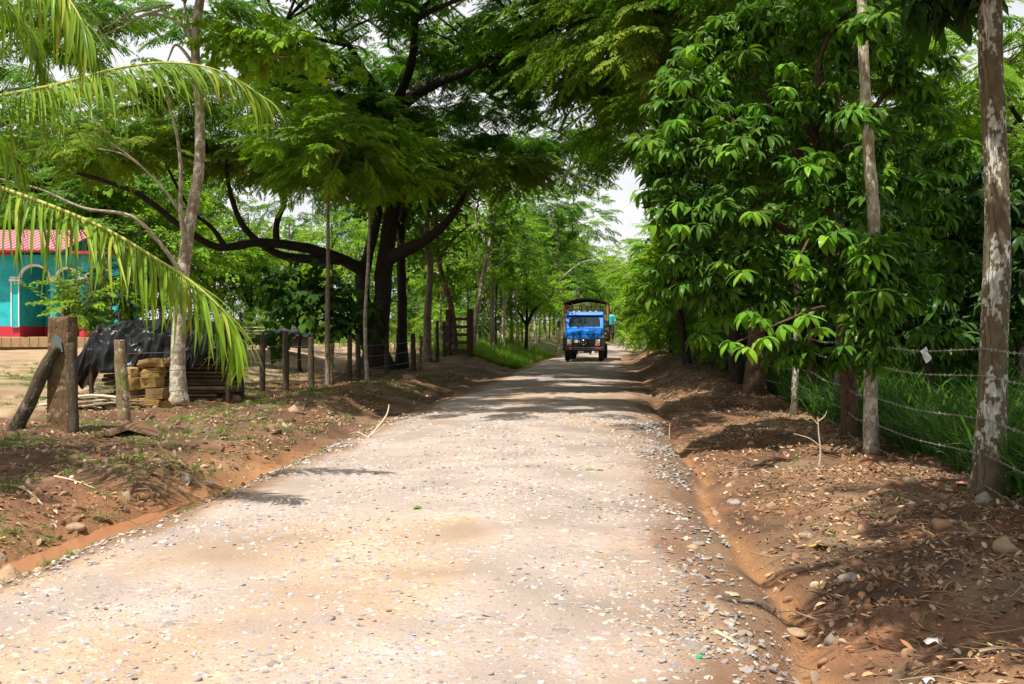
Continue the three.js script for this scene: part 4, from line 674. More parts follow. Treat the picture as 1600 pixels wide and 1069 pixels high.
// ---------------------------------------------------------------- wood stack under black plastic, stacked stones
{
  const base = at(255, 640, 20.6), g = thing('board_stack', 'stack of dark boards and slabs behind the slender pale tree', 'wood stack', [base.x, H(base.x, base.z) - .02, base.z], .08);
  const r = mulberry(6), mats = [[.13, .085, .05], [.2, .14, .08], [.09, .06, .04], [.26, .2, .11]].map((c) => std({ color: rgb(...c), map: BARKC, bumpMap: BARKB, bumpScale: .008 }));
  for (let k = 0; k < 15; k++) { const L = 2.6 - .25 * r(), m = part('board', rbox(L, .05 + .02 * r(), .5 + .4 * r(), .008), mats[(r() * 4) | 0], g); m.position.set(.2 + (r() - .5) * .3, .08 + k * .078, (r() - .5) * .12); m.rotation.set(0, (r() - .5) * .06, (r() - .5) * .02); }
  for (const [sx, sz] of [[-1.25, .55], [1.5, .5]]) part('stake', limb([[sx, 0, sz, .05], [sx, .7, sz, .045], [sx + .03, 1.35, sz, .04]], { seg: 7, seed: 5 }), mats[0], g);
  // black sheet: draped over the top, falling in folds at the front and the left end
  const nx = 120, nz = 80, pos = [], idx = [];
  for (let j = 0; j <= nz; j++) for (let i = 0; i <= nx; i++) {
    const u = i / nx, v = j / nz, X = -1.7 + 3.1 * u, over = Math.max(0, v - .55) / .45, left = Math.max(0, .16 - u) / .16;
    const hem = .62 + .2 * noise3(u * 3, 2, 1) - .1 * u;
    let Y = 1.34 + .22 * Math.sin(u * 3 + .4) * (1 - .5 * v) + .16 * fbm3(X * 1.7, v * 3, 2, 3) - over ** 1.3 * hem - left ** 1.5 * 1.05, Z = -.75 + 1.35 * Math.min(1, v / .6) + .1 * over;
    const ridge = (a) => .5 - Math.abs(a), fold = noise3(X * 3.2 + v, v * 1.6, 5) + .9 * ridge(noise3(X * 6 + 2 * v, v * 4, 7)) + .5 * ridge(noise3(X * 13, v * 9 + X * 3, 8)); Z += over * .2 * fold; Y += .09 * fold * (1 - over) + .08 * noise3(X * 6, v * 9, 3);
    pos.push(X - left * .1, Y, Z);
  }
  for (let j = 0; j < nz; j++) for (let i = 0; i < nx; i++) { const a = j * (nx + 1) + i; idx.push(a, a + nx + 1, a + 1, a + 1, a + nx + 1, a + nx + 2); }
  const s = thing('plastic_sheet', 'crumpled shiny black plastic sheet draped over the board stack', 'tarp', [base.x, H(base.x, base.z), base.z], .08);
  part('sheet', geom(pos, idx), std({ color: rgb(.008, .009, .012), roughness: .34, side: THREE.DoubleSide, map: BARKC }), s);
  const w = thing('black_screen', 'upright black plastic screen behind the plastic covered stack', 'screen', [base.x - 1.55, H(base.x - 1.5, base.z - 1), base.z - 1.1], .1);
  const pos2 = [], id2 = []; for (let j = 0; j <= 12; j++) for (let i = 0; i <= 40; i++) { const u = i / 40, v = j / 12; pos2.push(u * 2.7, v * 1.75 + .06 * noise3(u * 5, 1, 1) * v - .35 * v * sstep(.3, 0, u) * 0, .08 * noise3(u * 9, v * 1.2, 3) + .03 * noise3(u * 20, v * 5, 6)); }
  for (let j = 0; j < 12; j++) for (let i = 0; i < 40; i++) { const a = j * 41 + i; id2.push(a, a + 1, a + 41, a + 1, a + 42, a + 41); }
  part('sheet', geom(pos2, id2), std({ color: rgb(.01, .011, .016), roughness: .35, side: THREE.DoubleSide }), w);
  for (const u of [.02, 1.35, 2.68]) part('pole', limb([[u, 0, -.06, .04], [u, .9, -.07, .035], [u, 1.95, -.06, .03]], { seg: 6, seed: u }), M.oldPost, w);
}
{
  // blocks of yellow sandstone piled between the post and the tree
  const mats = [[.5, .33, .1], [.44, .3, .12], [.56, .4, .15]].map((c) => std({ color: rgb(...c), map: M.stone.map, bumpMap: M.ground.bumpMap, bumpScale: .02 }));
  const d = 18.6, base = at(238, 655, d), gy = H(base.x, base.z), rows = [[236, 642, 46, 17], [244, 628, 30, 16], [232, 614, 44, 18], [238, 600, 28, 14], [240, 583, 46, 13], [205, 590, 20, 16], [208, 606, 22, 16], [204, 622, 22, 16], [207, 638, 24, 16]];
  const words = ['widest yellow stone at the foot of the pile', 'wedge shaped yellow stone second from the bottom of the pile', 'long yellow stone in the middle of the pile', 'small round yellow stone high in the pile', 'flat yellow slab on top of the pile', 'topmost stone tucked behind the pale leaning post', 'second stone from the top behind the pale leaning post', 'third stone from the top behind the pale leaning post', 'bottom stone behind the pale leaning post'];
  const cols = [[], []];
  let tops = [gy, gy];
  [0, 1, 2, 3, 4].forEach((k) => cols[0].push(k)); [8, 7, 6, 5].forEach((k) => cols[1].push(k));
  cols.forEach((list, c) => { let y = gy - .04; for (const k of list) { const [px, , w, h] = rows[k], W = w / F * d, Hh = h / F * d * 1.02, p = at(px, 600, d); const g = new THREE.BoxGeometry(1, 1, 1, 5, 4, 4), q = g.attributes.position; for (let i = 0; i < q.count; i++) { const v = V(q.getX(i), q.getY(i), q.getZ(i)), e = .93 + .3 * noise3(v.x * 2.4 + k * 5, v.y * 2.4, v.z * 2.4); v.multiplyScalar(e * (1 - .22 * (Math.max(0, v.length() - .6)))); q.setXYZ(i, v.x * W * 1.08, v.y * Hh * 1.12, v.z * .34); } const gg = mergeVertices((g.deleteAttribute('normal'), g)); gg.computeVertexNormals();
    single('pile_stone', gg, mats[k % 3], words[k], 'stone', 'stones of the yellow pile', [p.x + .04 * noise3(k * 3.3, 1, 1), y + Hh / 2, p.z]).rotation.set(0, k * 1.3 % .5 - .25, (k * .7 % .2) - .1); y += Hh * 1.0; } });
}
// second sheet-covered heap and a stick hurdle, farther into the yard
{
  const p = at(455, 548, 40), y = H(p.x, p.z), r = mulberry(3), g = thing('covered_heap', 'low heap under a grey-black sheet behind the left fence posts', 'heap', [p.x, y, p.z]);
  for (let k = 0; k < 6; k++) part('log', limb([[-1 + .15 * k, .15, -.2 + .1 * k, .1], [-.2, .3 + .05 * k, .1, .1], [.9, .25 + .06 * k, .2, .09]], { seg: 7, seed: k }), M.weathered, g);
  const pos = [], idx = []; for (let j = 0; j <= 20; j++) for (let i = 0; i <= 40; i++) { const u = i / 40 * 2 - 1, v = j / 20 * 2 - 1, e = Math.max(Math.abs(u) ** 3, Math.abs(v) ** 2); pos.push(u * 1.15, .98 - .42 * e * (1 + .5 * noise3(u * 4, v * 3, 2)) + .08 * noise3(u * 3, v * 3, 5), v * .6 + .05 * noise3(u * 8, 1, 1)); }
  for (let j = 0; j < 20; j++) for (let i = 0; i < 40; i++) { const a = j * 41 + i; idx.push(a, a + 41, a + 1, a + 1, a + 41, a + 42); }
  part('sheet', geom(pos, idx), std({ color: rgb(.05, .055, .065), roughness: .32, side: THREE.DoubleSide }), g);
  const s = at(394, 545, 39), hy = H(s.x, s.z), hd = thing('stick_hurdle', 'hurdle of thin horizontal sticks right of the palm frond tip', 'hurdle', [s.x, hy, s.z]);
  for (let k = 0; k < 7; k++) part('stick', limb([[-.75, .12 + k * .13, .03, .022], [0, .13 + k * .13 + .02 * (r() - .5), 0, .024], [.75, .12 + k * .13, .03, .02]], { seg: 5, steps: 3, seed: k }), M.bareTwig, hd);
  for (const u of [-.7, 0, .7]) part('upright', limb([[u, 0, -.04, .035], [u, .5, -.04, .03], [u, 1.05, -.04, .03]], { seg: 6, seed: u + 2 }), M.weathered, hd);
}
// ---------------------------------------------------------------- turquoise house
{
  const D = 43, o = at(31, 530, D), gx = o.x, gz = o.z, gy = 1.42, g = thing('house', 'turquoise house with red plinth, white arches and pink metal roof', 'house', [gx, gy, gz], Math.atan(155 / F) + .02);
  const teal = std({ color: rgb(.02, .48, .53), map: BARKC, roughness: .8 }), tealD = std({ color: rgb(.02, .48, .53), roughness: .8 }), red = std({ color: rgb(.5, .025, .045), roughness: .7 }), white = std({ color: rgb(.75, .74, .7), roughness: .7 }), dark = std({ color: rgb(.12, .05, .03), roughness: .7 }), pinkRoof = std({ color: rgb(.52, .19, .23), roughness: .5 }), block = std({ color: rgb(.5, .37, .22), map: M.stone.map, bumpMap: M.ground.bumpMap, bumpScale: .02 });
  tealD.map = lichenMap(.42, [1, 1, 1], [.93, .94, .95], [.88, .92, .9], 99);
  // main body left of the porch: front wall with plinth band
  part('wall', box(4.6, 3.55, 3.2, -2.3, 1.775 + .0, -1.6), tealD, g);
  part('plinth_band', [box(4.63, .46, .03, -2.3, .23, .02), box(.03, .46, 3.2, .018, .23, -1.6)], red, g);
  part('cornice', box(4.7, .12, .1, -2.3, 3.6, .05), red, g);
  // pilaster at the corner
  const pil = part('pilaster', box(.34, 2.1, .12, -.14, 1.0 + .46, .06), tealD, g);
  for (const s of [-.3, .02]) part('edge_strip', box(.045, 1.95, .03, s, 1.42, .135), white, g);
  part('capital', [box(.46, .1, .22, -.14, 2.44, .07), box(.4, .07, .18, -.14, 2.55, .07)], white, g);
  // porch back wall and window
  part('porch_wall', box(4.2, 3.5, .2, 2.15, 1.75, -2.4), tealD, g);
  part('porch_band', box(4.2, .46, .03, 2.15, .23, -2.28), red, g);
  for (const wx of [1.25, 3.4]) {
    const w = part('window', box(.66, 1.4, .05, wx, 1.65, -2.27), dark, g);
    part('frame', [box(.1, 1.6, .09, wx - .38, 1.65, -2.25), box(.1, 1.6, .09, wx + .38, 1.65, -2.25), box(.66, .1, .09, wx, 2.4, -2.25), box(.66, .1, .09, wx, .9, -2.25)], white, w);
    part('sash_bar', [box(.03, 1.4, .03, wx, 1.65, -2.23), box(.66, .03, .03, wx, 1.65, -2.23)], white, w);
  }
  // arcade: arches between round columns
  const cx = [1.42, 2.7, 4.1], cols = [-.0, ...cx], arch = new THREE.Shape();
  arch.moveTo(-.02, 2.55); arch.lineTo(-.02, 3.55); arch.lineTo(4.3, 3.55); arch.lineTo(4.3, 2.55);
  for (let i = cols.length - 1; i > 0; i--) { const a = cols[i] - .17, b = cols[i - 1] + (i === 1 ? .04 : .17), m = (a + b) / 2, R = (a - b) / 2; arch.lineTo(a, 2.55); for (let k = 1; k < 14; k++) { const t = k / 14 * Math.PI; arch.lineTo(m + R * Math.cos(t), 2.55 + R * .85 * Math.sin(t)); } arch.lineTo(b, 2.55); }
  arch.closePath();
  part('arcade_wall', new THREE.ExtrudeGeometry(arch, { depth: .22, bevelEnabled: false }).translate(0, 0, -.26), tealD, g);
  for (let i = 1; i < cols.length; i++) { const b = cols[i - 1] + (i === 1 ? .04 : .17), a = cols[i] - .17, m = (a + b) / 2, R = (a - b) / 2 + .02, pts = []; for (let k = 0; k <= 14; k++) { const t = k / 14 * Math.PI; pts.push(V(m + R * Math.cos(t), 2.56 + R * .87 * Math.sin(t), -.02)); } const tb = new THREE.TubeGeometry(new THREE.CatmullRomCurve3(pts), 20, .07, 6); part('arch_trim', tb, white, g); }
  for (const x of cx) {
    part('column', new THREE.CylinderGeometry(.17, .18, 1.9, 18).translate(x, 1.42, -.15), tealD, g);
    part('column_base', new THREE.CylinderGeometry(.2, .2, .5, 18).translate(x, .23, -.15), red, g);
    part('capital', [new THREE.CylinderGeometry(.25, .18, .14, 18).translate(x, 2.38, -.15), box(.46, .12, .42, x, 2.5, -.15)], white, g);
  }
  part('porch_floor', box(4.3, .1, 2.4, 2.15, -.06, -1.25), block, g);
  for (let k = 0; k < 23; k++) part('foundation_block', rbox(.38, .42, .2, .012, -4.5 + .395 * k, -.23, -.02 - .004 * (k % 3)), block, g);
  part('footing', box(9, .6, 3, -.05, -.4, -1.66), block, g);
  // roof: two slopes of ribbed sheet
  const roofG = []; for (let k = 0; k < 30; k++) { roofG.push(box(.25, .03, 4.2, -5 + k * .245, 0, 0), box(.05, .05, 4.2, -5 + k * .245 + .11, .02, 0)); }
  const slope = merge(roofG); part('roof', slope.clone().rotateX(.3).translate(0, 4.3, -1.2), pinkRoof, g); part('roof', slope.clone().rotateX(-.3).translate(0, 4.3, -5.2), pinkRoof, g);
  part('fascia', box(7.3, .16, .04, -1.45, 3.68, .72), std({ color: rgb(.45, .1, .1) }), g);
  part('gable', box(6.9, 1.0, .1, -1.55, 4.0, -2.35), tealD, g); part('porch_roof', box(2.1, .12, 3.0, 3.4, 3.62, -1.1), red, g);
  for (const wx of [-3.2]) { const w = part('window', box(.9, 1.3, .05, wx, 1.75, .005), dark, g); part('frame', [box(.09, 1.5, .08, wx - .48, 1.75, .02), box(.09, 1.5, .08, wx + .48, 1.75, .02), box(.9, .09, .08, wx, 2.44, .02), box(.9, .09, .08, wx, 1.06, .02)], white, w); }
}
{ const [x, d] = far(205, 34); simple('garden_shrub', 'dark dense shrub tree right of the house columns', x, d, 4.6, { category: 'shrub', seed: 815, R: 1.7, n: 300, spray: 'broad', size: .6, tint: 'deep', bark: M.barkDark, r0: .06, bare: .2, k: 8 }); }
// shrub in front of the house porch
{ const [x, d] = far(150, 33); simple('garden_shrub', 'sunlit leafy shrub tree in front of the house columns', x, d, 4.4, { category: 'shrub', seed: 811, R: 1.6, n: 200, spray: 'broad', size: .62, tint: 'lime', bark: M.barkPale, r0: .05, bare: .35, k: 7, lean: [.3, 0] }); }
// ---------------------------------------------------------------- wire on the right, from trunk to trunk
{
  const knots = [[1545, 785, 9.3], [1362, 715, 12.7], [1328, 696, 14.1], [1268, 645, 20], [1180, 625, 23.2]].map((a) => at(...a));
  const ends = [at(1760, 900, 6.4), ...knots];
  [.13, .42, .75, 1.15, 1.4].forEach((hh, k) => {
    const list = [];
    for (let i = 0; i < ends.length - 1; i++) {
      const a = ends[i].clone(), b = ends[i + 1].clone(); a.y = H(a.x, a.z) + hh; b.y = H(b.x, b.z) + hh; a.x -= .05; b.x -= .05; const m = a.clone().lerp(b, .5); m.y -= .05; const c = new THREE.CatmullRomCurve3([a, m, b]);
      list.push(new THREE.TubeGeometry(c, 10, .004, 4));
      for (let t = .04; t < 1; t += .13 / a.distanceTo(b)) { const p = c.getPoint(t); list.push(box(.035, .005, .005, p.x, p.y, p.z, 0, t * 40, .7), box(.005, .035, .005, p.x, p.y, p.z, .5, t * 30, .4)); }
    }
    single('barbed_wire', list, M.wire, ['bottom', 'second lowest', 'middle', 'second highest', 'top'][k] + ' barbed wire strand along the right verge', 'wire');
  });
  const p = at(1468, 575, 11), q = part(numbered('plastic_scrap'), (() => { const g = new THREE.PlaneGeometry(.09, .16, 5, 7), a = g.attributes.position; for (let i = 0; i < a.count; i++) a.setZ(i, .03 * noise3(a.getX(i) * 30, a.getY(i) * 20, 2)); g.computeVertexNormals(); return g; })(), std({ color: rgb(.8, .8, .82), side: THREE.DoubleSide }), scene);
  const a = ends[1], b = ends[2], tt = .42; q.position.set(lerp(a.x, b.x, tt) - .05, lerp(H(a.x, a.z), H(b.x, b.z), tt) + 1.31, lerp(a.z, b.z, tt)); q.rotation.set(.2, .5, .5); tag(q, 'white plastic scrap snagged on the top barbed wire', 'scrap');
}
console.log('props ready');

// ---------------------------------------------------------------- truck
{
  const p = at(912, 567, 52.5), x = p.x, z = p.z, y = H(x, z) + .015, T = thing('truck', 'blue bonneted truck with a yellow wooden cargo rack coming down the road', 'truck', [x, y, z], Math.atan(43 / F) * -.4);
  const blue = new THREE.MeshPhysicalMaterial({ color: rgb(.004, .15, .6), roughness: .45, specularIntensity: .5, clearcoat: .12, clearcoatRoughness: .25 }), black = std({ color: rgb(.015, .015, .017), roughness: .6 }), rubber = std({ color: rgb(.02, .02, .02), roughness: .9 }), yellow = std({ color: rgb(.55, .3, .03), map: BARKC, roughness: .8 }), darkWood = std({ color: rgb(.08, .05, .03), map: BARKC }), chrome = std({ color: rgb(.7, .7, .7), metalness: 1, roughness: .25 }), redp = std({ color: rgb(.2, .02, .03), roughness: .5 }), lamp = std({ color: rgb(.75, .72, .62), roughness: .15, metalness: .3 }), amber = std({ color: rgb(.6, .16, .03), roughness: .3 }), white = std({ color: rgb(.7, .7, .68), roughness: .6 });
  // z forward is +z (towards the camera); front bumper at z = 0
  const prof = (pts, w, b = .05) => { const s = new THREE.Shape(); pts.forEach(([a, c], i) => i ? s.lineTo(a, c) : s.moveTo(a, c)); s.closePath(); const g = new THREE.ExtrudeGeometry(s, { depth: w - 2 * b, bevelEnabled: true, bevelSize: b, bevelThickness: b, bevelSegments: 3 }); g.translate(0, 0, -w / 2 + b); g.rotateY(-Math.PI / 2); return g; };
  part('chassis', [box(.16, .25, 8, -.42, .85, -4.2), box(.16, .25, 8, .42, .85, -4.2), box(1.5, .16, .16, 0, .62, -.95), box(1.8, .16, .16, 0, .55, -6)], black, T);
  const cab = part('cab', [prof([[-.95, 1.0], [-.95, 1.72], [-1.2, 1.75], [-1.62, 2.5], [-1.85, 2.58], [-3, 2.58], [-3.02, 1.0]], 2.06, .06)], blue, T);
  part('roof_visor', prof([[-1.42, 2.5], [-1.5, 2.62], [-1.9, 2.66], [-1.9, 2.58]], 1.96, .015), blue, cab);
  const glass = new THREE.MeshPhysicalMaterial({ color: rgb(.012, .03, .035), roughness: .12, specularIntensity: .35 });
  const ws = new THREE.Shape(); ws.moveTo(-.84, 0); ws.lineTo(.84, 0); ws.quadraticCurveTo(.84, .5, .74, .6); ws.quadraticCurveTo(0, .66, -.74, .6); ws.quadraticCurveTo(-.84, .5, -.84, 0);
  part('windscreen', new THREE.ExtrudeGeometry(ws, { depth: .02, bevelEnabled: false }).rotateX(-.515).translate(0, 1.86, -1.195), glass, cab);
  for (const s of [-.4, .38]) part('wiper', box(.02, .34, .02, s, 2.02, -1.24, -.5, 0, .5), black, cab);
  for (const s of [-1, 1]) part('door', [rbox(.03, 1.3, 1.0, .012, s * 1.035, 1.75, -2.35)], blue, cab);
  // bonnet with a domed top
  const bg = new THREE.BoxGeometry(1.86, .5, 1.15, 14, 8, 10), q = bg.attributes.position; for (let i = 0; i < q.count; i++) { let X = q.getX(i), Y = q.getY(i), Z = q.getZ(i); const f = (Z + .575) / 1.15; if (Y > 0) Y += .1 * (1 - (X / .93) ** 2) - .2 * f * f; X *= 1 - .06 * f; if (f > .8) { const e = (f - .8) / .2; Z -= .05 * e * (Y + .25) * 3; } q.setXYZ(i, X, Y, Z); } bg.computeVertexNormals(); bg.translate(0, 1.47, -.62);
  part('bonnet', bg, blue, T);
  for (const s of [-1, 1]) part('fender', prof([[-.1, .82], [-.1, 1.25], [-.25, 1.36], [-1.6, 1.36], [-1.75, 1.0], [-1.6, 1.0], [-1.4, 1.22], [-.7, 1.22], [-.45, .95], [-.4, .82]], .36, .03).translate(s * .93, 0, 0), s < 0 ? black : black, T);
  const gr = part('grille', rbox(1.72, .46, .08, .02, 0, 1.0, -.04), black, T);
  for (let k = 0; k < 5; k++) part('grille_bar', box(1.1, .025, .03, 0, .84 + k * .08, .01), std({ color: rgb(.05, .05, .05), roughness: .4 }), gr);
  part('emblem_ring', new THREE.TorusGeometry(.13, .018, 8, 24).translate(0, 1.02, .045), chrome, gr);
  const em = []; for (let k = 0; k < 3; k++) { const a = Math.PI / 2 + k * 2.0944, c = new THREE.ConeGeometry(.028, .125, 4); c.translate(0, .062, 0); c.rotateZ(a - Math.PI / 2); c.translate(0, 1.02, .045); em.push(c); } part('emblem_star', em, chrome, gr);
  part('number_plate', rbox(.3, .15, .02, .005, -.36, 1.07, .03), white, T);
  for (const s of [-1, 1]) { const h = part('headlight', rbox(.24, .34, .06, .02, s * .74, 1.0, .02), lamp, T); part('lens', new THREE.CylinderGeometry(.1, .1, .03, 18).rotateX(Math.PI / 2).translate(s * .74, 1.07, .06), lamp, h); part('indicator', rbox(.2, .1, .03, .01, s * .74, .89, .06), amber, h); }
  part('bumper', [rbox(2.2, .2, .14, .03, 0, .68, .1)], black, T);
  for (const s of [-1, 1]) part('bumper_corner', rbox(.34, .12, .03, .01, s * .78, .69, .19), redp, T);
  part('tow_bracket', [box(.1, .24, .1, -.35, .5, .06), box(.1, .24, .1, .35, .5, .06), rbox(.5, .12, .08, .02, .25, .52, .1)], black, T);
  part('fog_lamp', new THREE.CylinderGeometry(.07, .07, .08, 14).rotateX(Math.PI / 2).translate(.5, .5, .15), white, T);
  const wheel = (s, zz, dual) => { const w = new THREE.Group(); w.name = 'wheel'; T.add(w); w.position.set(s * .9, .47, zz); const pr = []; const ww = dual ? .5 : .27; for (let k = 0; k <= 16; k++) { const a = k / 16 * Math.PI; pr.push(new THREE.Vector2(.3 + .17 * Math.sin(a) ** .5, -Math.cos(a) * ww / 2)); } part('tyre', new THREE.LatheGeometry(pr, 28).rotateZ(Math.PI / 2), rubber, w); part('rim', [new THREE.CylinderGeometry(.3, .3, ww * .6, 20).rotateZ(Math.PI / 2), new THREE.CylinderGeometry(.09, .09, ww * .9, 14).rotateZ(Math.PI / 2)], white, w); };
  for (const s of [-1, 1]) { wheel(s, -.95, false); wheel(s, -6, true); part('mud_flap', box(.5, .4, .02, s * .9, .45, -6.6), rubber, T); }
  for (const s of [-1, 1]) { const m = part('mirror', rbox(.16, .38, .06, .02, s * (s < 0 ? 1.42 : 1.2), 2.0, -1.45), black, T); part('mirror_arm', box(s < 0 ? .4 : .2, .03, .03, s * 1.18, 2.1, -1.47), black, m); }
  // cargo rack
  part('cargo_floor', rbox(2.46, .14, 5.2, .02, 0, 1.12, -5.75), darkWood, T);
  for (const s of [-1, 1]) {
    for (let k = 0; k < 6; k++) part('rack_post', rbox(.1, 2.02, .1, .01, s * 1.21, 2.2, -3.2 - k * 1.02), yellow, T);
    for (let k = 0; k < 6; k++) part('side_slat', rbox(.035, .15, 5.2, .008, s * 1.14, 1.34 + k * .27, -5.75), k % 2 ? yellow : darkWood, T);
    part('top_rail', rbox(.09, .09, 5.3, .01, s * 1.21, 3.2, -5.75), darkWood, T);
  }
  for (let k = 0; k < 6; k++) part('front_slat', rbox(2.28, .13, .035, .008, 0, 1.36 + k * .26, -3.2), [darkWood, yellow, darkWood, yellow, yellow, darkWood][k], T);
  for (const [yy, zz] of [[2.84, -3.2], [3.02, -3.2], [2.5, -8.3], [2.8, -8.3], [2.2, -8.3], [1.9, -8.3]]) part('cross_rail', rbox(2.3, .07, .04, .008, 0, yy, zz), darkWood, T);
  for (const s of [-.75, -.25, .3, .8]) { part('front_stake', rbox(.06, 1.9, .05, .008, s, 2.25, -3.25), darkWood, T); part('rear_stake', rbox(.06, 1.9, .05, .008, s * .9 + .1, 2.25, -8.34), darkWood, T); }
  for (let k = 0; k < 6; k++) { const pts = []; for (let i = 0; i <= 10; i++) { const u = i / 10 * 2 - 1; pts.push(V(u * 1.21, 3.18 + .24 * (1 - u * u), -3.2 - k * 1.02)); } part('roof_hoop', new THREE.TubeGeometry(new THREE.CatmullRomCurve3(pts), 14, .035, 6), darkWood, T); }
  const pos = [], idx = []; for (let j = 0; j <= 16; j++) for (let i = 0; i <= 16; i++) { const u = i / 8 - 1, v = j / 16; pos.push(u * 1.24, 3.22 + .25 * (1 - u * u) - .03 * Math.sin(v * 5 * Math.PI) ** 2 + .02 * noise3(u * 4, v * 9, 1), -3.15 - v * 5.3); } for (let j = 0; j < 16; j++) for (let i = 0; i < 16; i++) { const a = j * 17 + i; idx.push(a, a + 1, a + 17, a + 1, a + 18, a + 17); }
  part('roof_sheet', geom(pos, idx), std({ color: rgb(.03, .025, .022), roughness: .8, side: THREE.DoubleSide }), T);
  for (let k = 0; k < 5; k++) part('roof_lamp', rbox(.1, .06, .06, .01, -.6 + k * .3, 2.68, -1.6), k === 2 ? amber : white, T);

  // ------------------------------------------------------------- the person riding on the side of the truck
  const cap = (P, a, b, ra, rb) => { const ab = b.clone().sub(a), t = Math.min(1, Math.max(0, P.clone().sub(a).dot(ab) / ab.lengthSq())); return P.distanceTo(a.clone().addScaledVector(ab, t)) - lerp(ra, rb, t); };
  const smin = (a, b, k) => { const h = Math.max(0, k - Math.abs(a - b)) / k; return Math.min(a, b) - h * h * k * .25; };
  const field = (bones, size, cen, res, k) => { const mc = new MarchingCubes(res, new THREE.MeshBasicMaterial(), false, false, 60000); mc.isolation = 0; mc.field.fill(-1); for (let c = 0; c < res; c++) for (let b = 0; b < res; b++) for (let a = 0; a < res; a++) { const P = V((a / res - .5) * 2 * size + cen.x, (b / res - .5) * 2 * size + cen.y, (c / res - .5) * 2 * size + cen.z); let dmin = 9; for (const q of bones) dmin = smin(dmin, cap(P, q[0], q[1], q[2], q[3]), k); mc.field[c * res * res + b * res + a] = -dmin; } mc.update(); const n = mc.count, g = new THREE.BufferGeometry(), pp = mc.positionArray.slice(0, n * 3); for (let i = 0; i < n; i++) { pp[i * 3] = pp[i * 3] * size + cen.x; pp[i * 3 + 1] = pp[i * 3 + 1] * size + cen.y; pp[i * 3 + 2] = pp[i * 3 + 2] * size + cen.z; } g.setAttribute('position', new THREE.BufferAttribute(pp, 3)); g.computeVertexNormals(); return g; };
  const b = (x1, y1, z1, x2, y2, z2, r1, r2) => [V(x1, y1, z1), V(x2, y2, z2), r1, r2];
  const person = thing('person', 'person in a cyan shirt and dark trousers riding on the side of the truck', 'person', [x + 1.42, y + 1.02, z - 3.35]);
  const skin = std({ color: rgb(.17, .085, .05), roughness: .6 }), shirt = std({ color: rgb(.05, .5, .55), roughness: .9 }), trousers = std({ color: rgb(.03, .03, .045), roughness: .9 });
  const bodyBones = [b(0, 1.5, 0, 0, 1.6, .01, .055, .05), b(0, 1.0, 0, 0, 1.38, 0, .13, .15), b(-.15, 1.4, 0, .15, 1.4, 0, .06, .06), b(-.17, 1.4, 0, -.28, 1.5, .12, .05, .042), b(-.28, 1.5, .12, -.3, 1.66, .2, .04, .032), b(.17, 1.4, 0, .24, 1.14, .04, .05, .042), b(.24, 1.14, .04, .16, .95, .16, .04, .03), b(-.09, .95, 0, -.1, .5, .05, .085, .06), b(-.1, .5, .05, -.1, .08, 0, .055, .04), b(.09, .95, 0, .11, .5, .05, .085, .06), b(.11, .5, .05, .1, .08, 0, .055, .04), b(-.1, .05, -.02, -.1, .04, .14, .045, .035), b(.1, .05, -.02, .1, .04, .14, .045, .035)];
  const headBones = [b(0, 1.69, .01, 0, 1.75, 0, .085, .088), b(0, 1.64, .04, 0, 1.68, .04, .055, .06), b(0, 1.69, .1, 0, 1.67, .115, .012, .016), b(-.09, 1.69, 0, -.09, 1.71, 0, .016, .018), b(.09, 1.69, 0, .09, 1.71, 0, .016, .018)];
  const hand = (s, x0, y0, z0, ux) => { const o = [b(x0, y0, z0, x0, y0 + .07, z0 + .01, .028, .03)]; for (let f = 0; f < 4; f++) o.push(b(x0 - .03 + f * .02, y0 + .07, z0 + .01, x0 - .032 + f * .021, y0 + .12 + (f === 1 || f === 2 ? .015 : 0), z0 + .03, .0095, .008), b(x0 - .032 + f * .021, y0 + .12, z0 + .03, x0 - .032 + f * .021, y0 + .1, z0 + .06, .009, .0075)); o.push(b(x0 + s * .03, y0 + .01, z0, x0 + s * .055, y0 + .05, z0 + .03, .011, .009)); return o; };
  const hg = [field(headBones, .2, V(0, 1.7, 0), 44, .03), field(hand(1, -.3, 1.68, .2), .12, V(-.3, 1.74, .22), 40, .01), field(hand(-1, .16, .86, .16), .12, V(.16, .92, .18), 40, .01)];
  part('body', [field(bodyBones, .95, V(0, .85, 0), 90, .07), ...hg], skin, person);
  const sh = bodyBones.filter((_, i) => [1, 2, 3, 5].includes(i)).map((q) => [q[0], q[1], q[2] + .016, q[3] + .02]);
  part('shirt', field(sh, .5, V(0, 1.25, 0), 60, .07), shirt, person);
  part('trousers', field(bodyBones.filter((_, i) => [7, 8, 9, 10].includes(i)).map((q) => [q[0], q[1], q[2] + .016, q[3] + .02]), .6, V(0, .5, 0), 60, .06), trousers, person);
  part('hair', field([b(0, 1.75, -.015, 0, 1.765, -.01, .09, .088), b(0, 1.7, -.04, 0, 1.75, -.03, .078, .08)], .16, V(0, 1.75, -.01), 30, .03), std({ color: rgb(.012, .01, .01), roughness: .8 }), person);
  for (const s of [-1, 1]) part('eye', new THREE.SphereGeometry(.012, 8, 6).translate(s * .033, 1.712, .078), std({ color: rgb(.02, .015, .012), roughness: .3 }), person);
  part('mouth', box(.045, .008, .01, 0, 1.645, .097), std({ color: rgb(.16, .05, .045) }), person);
}
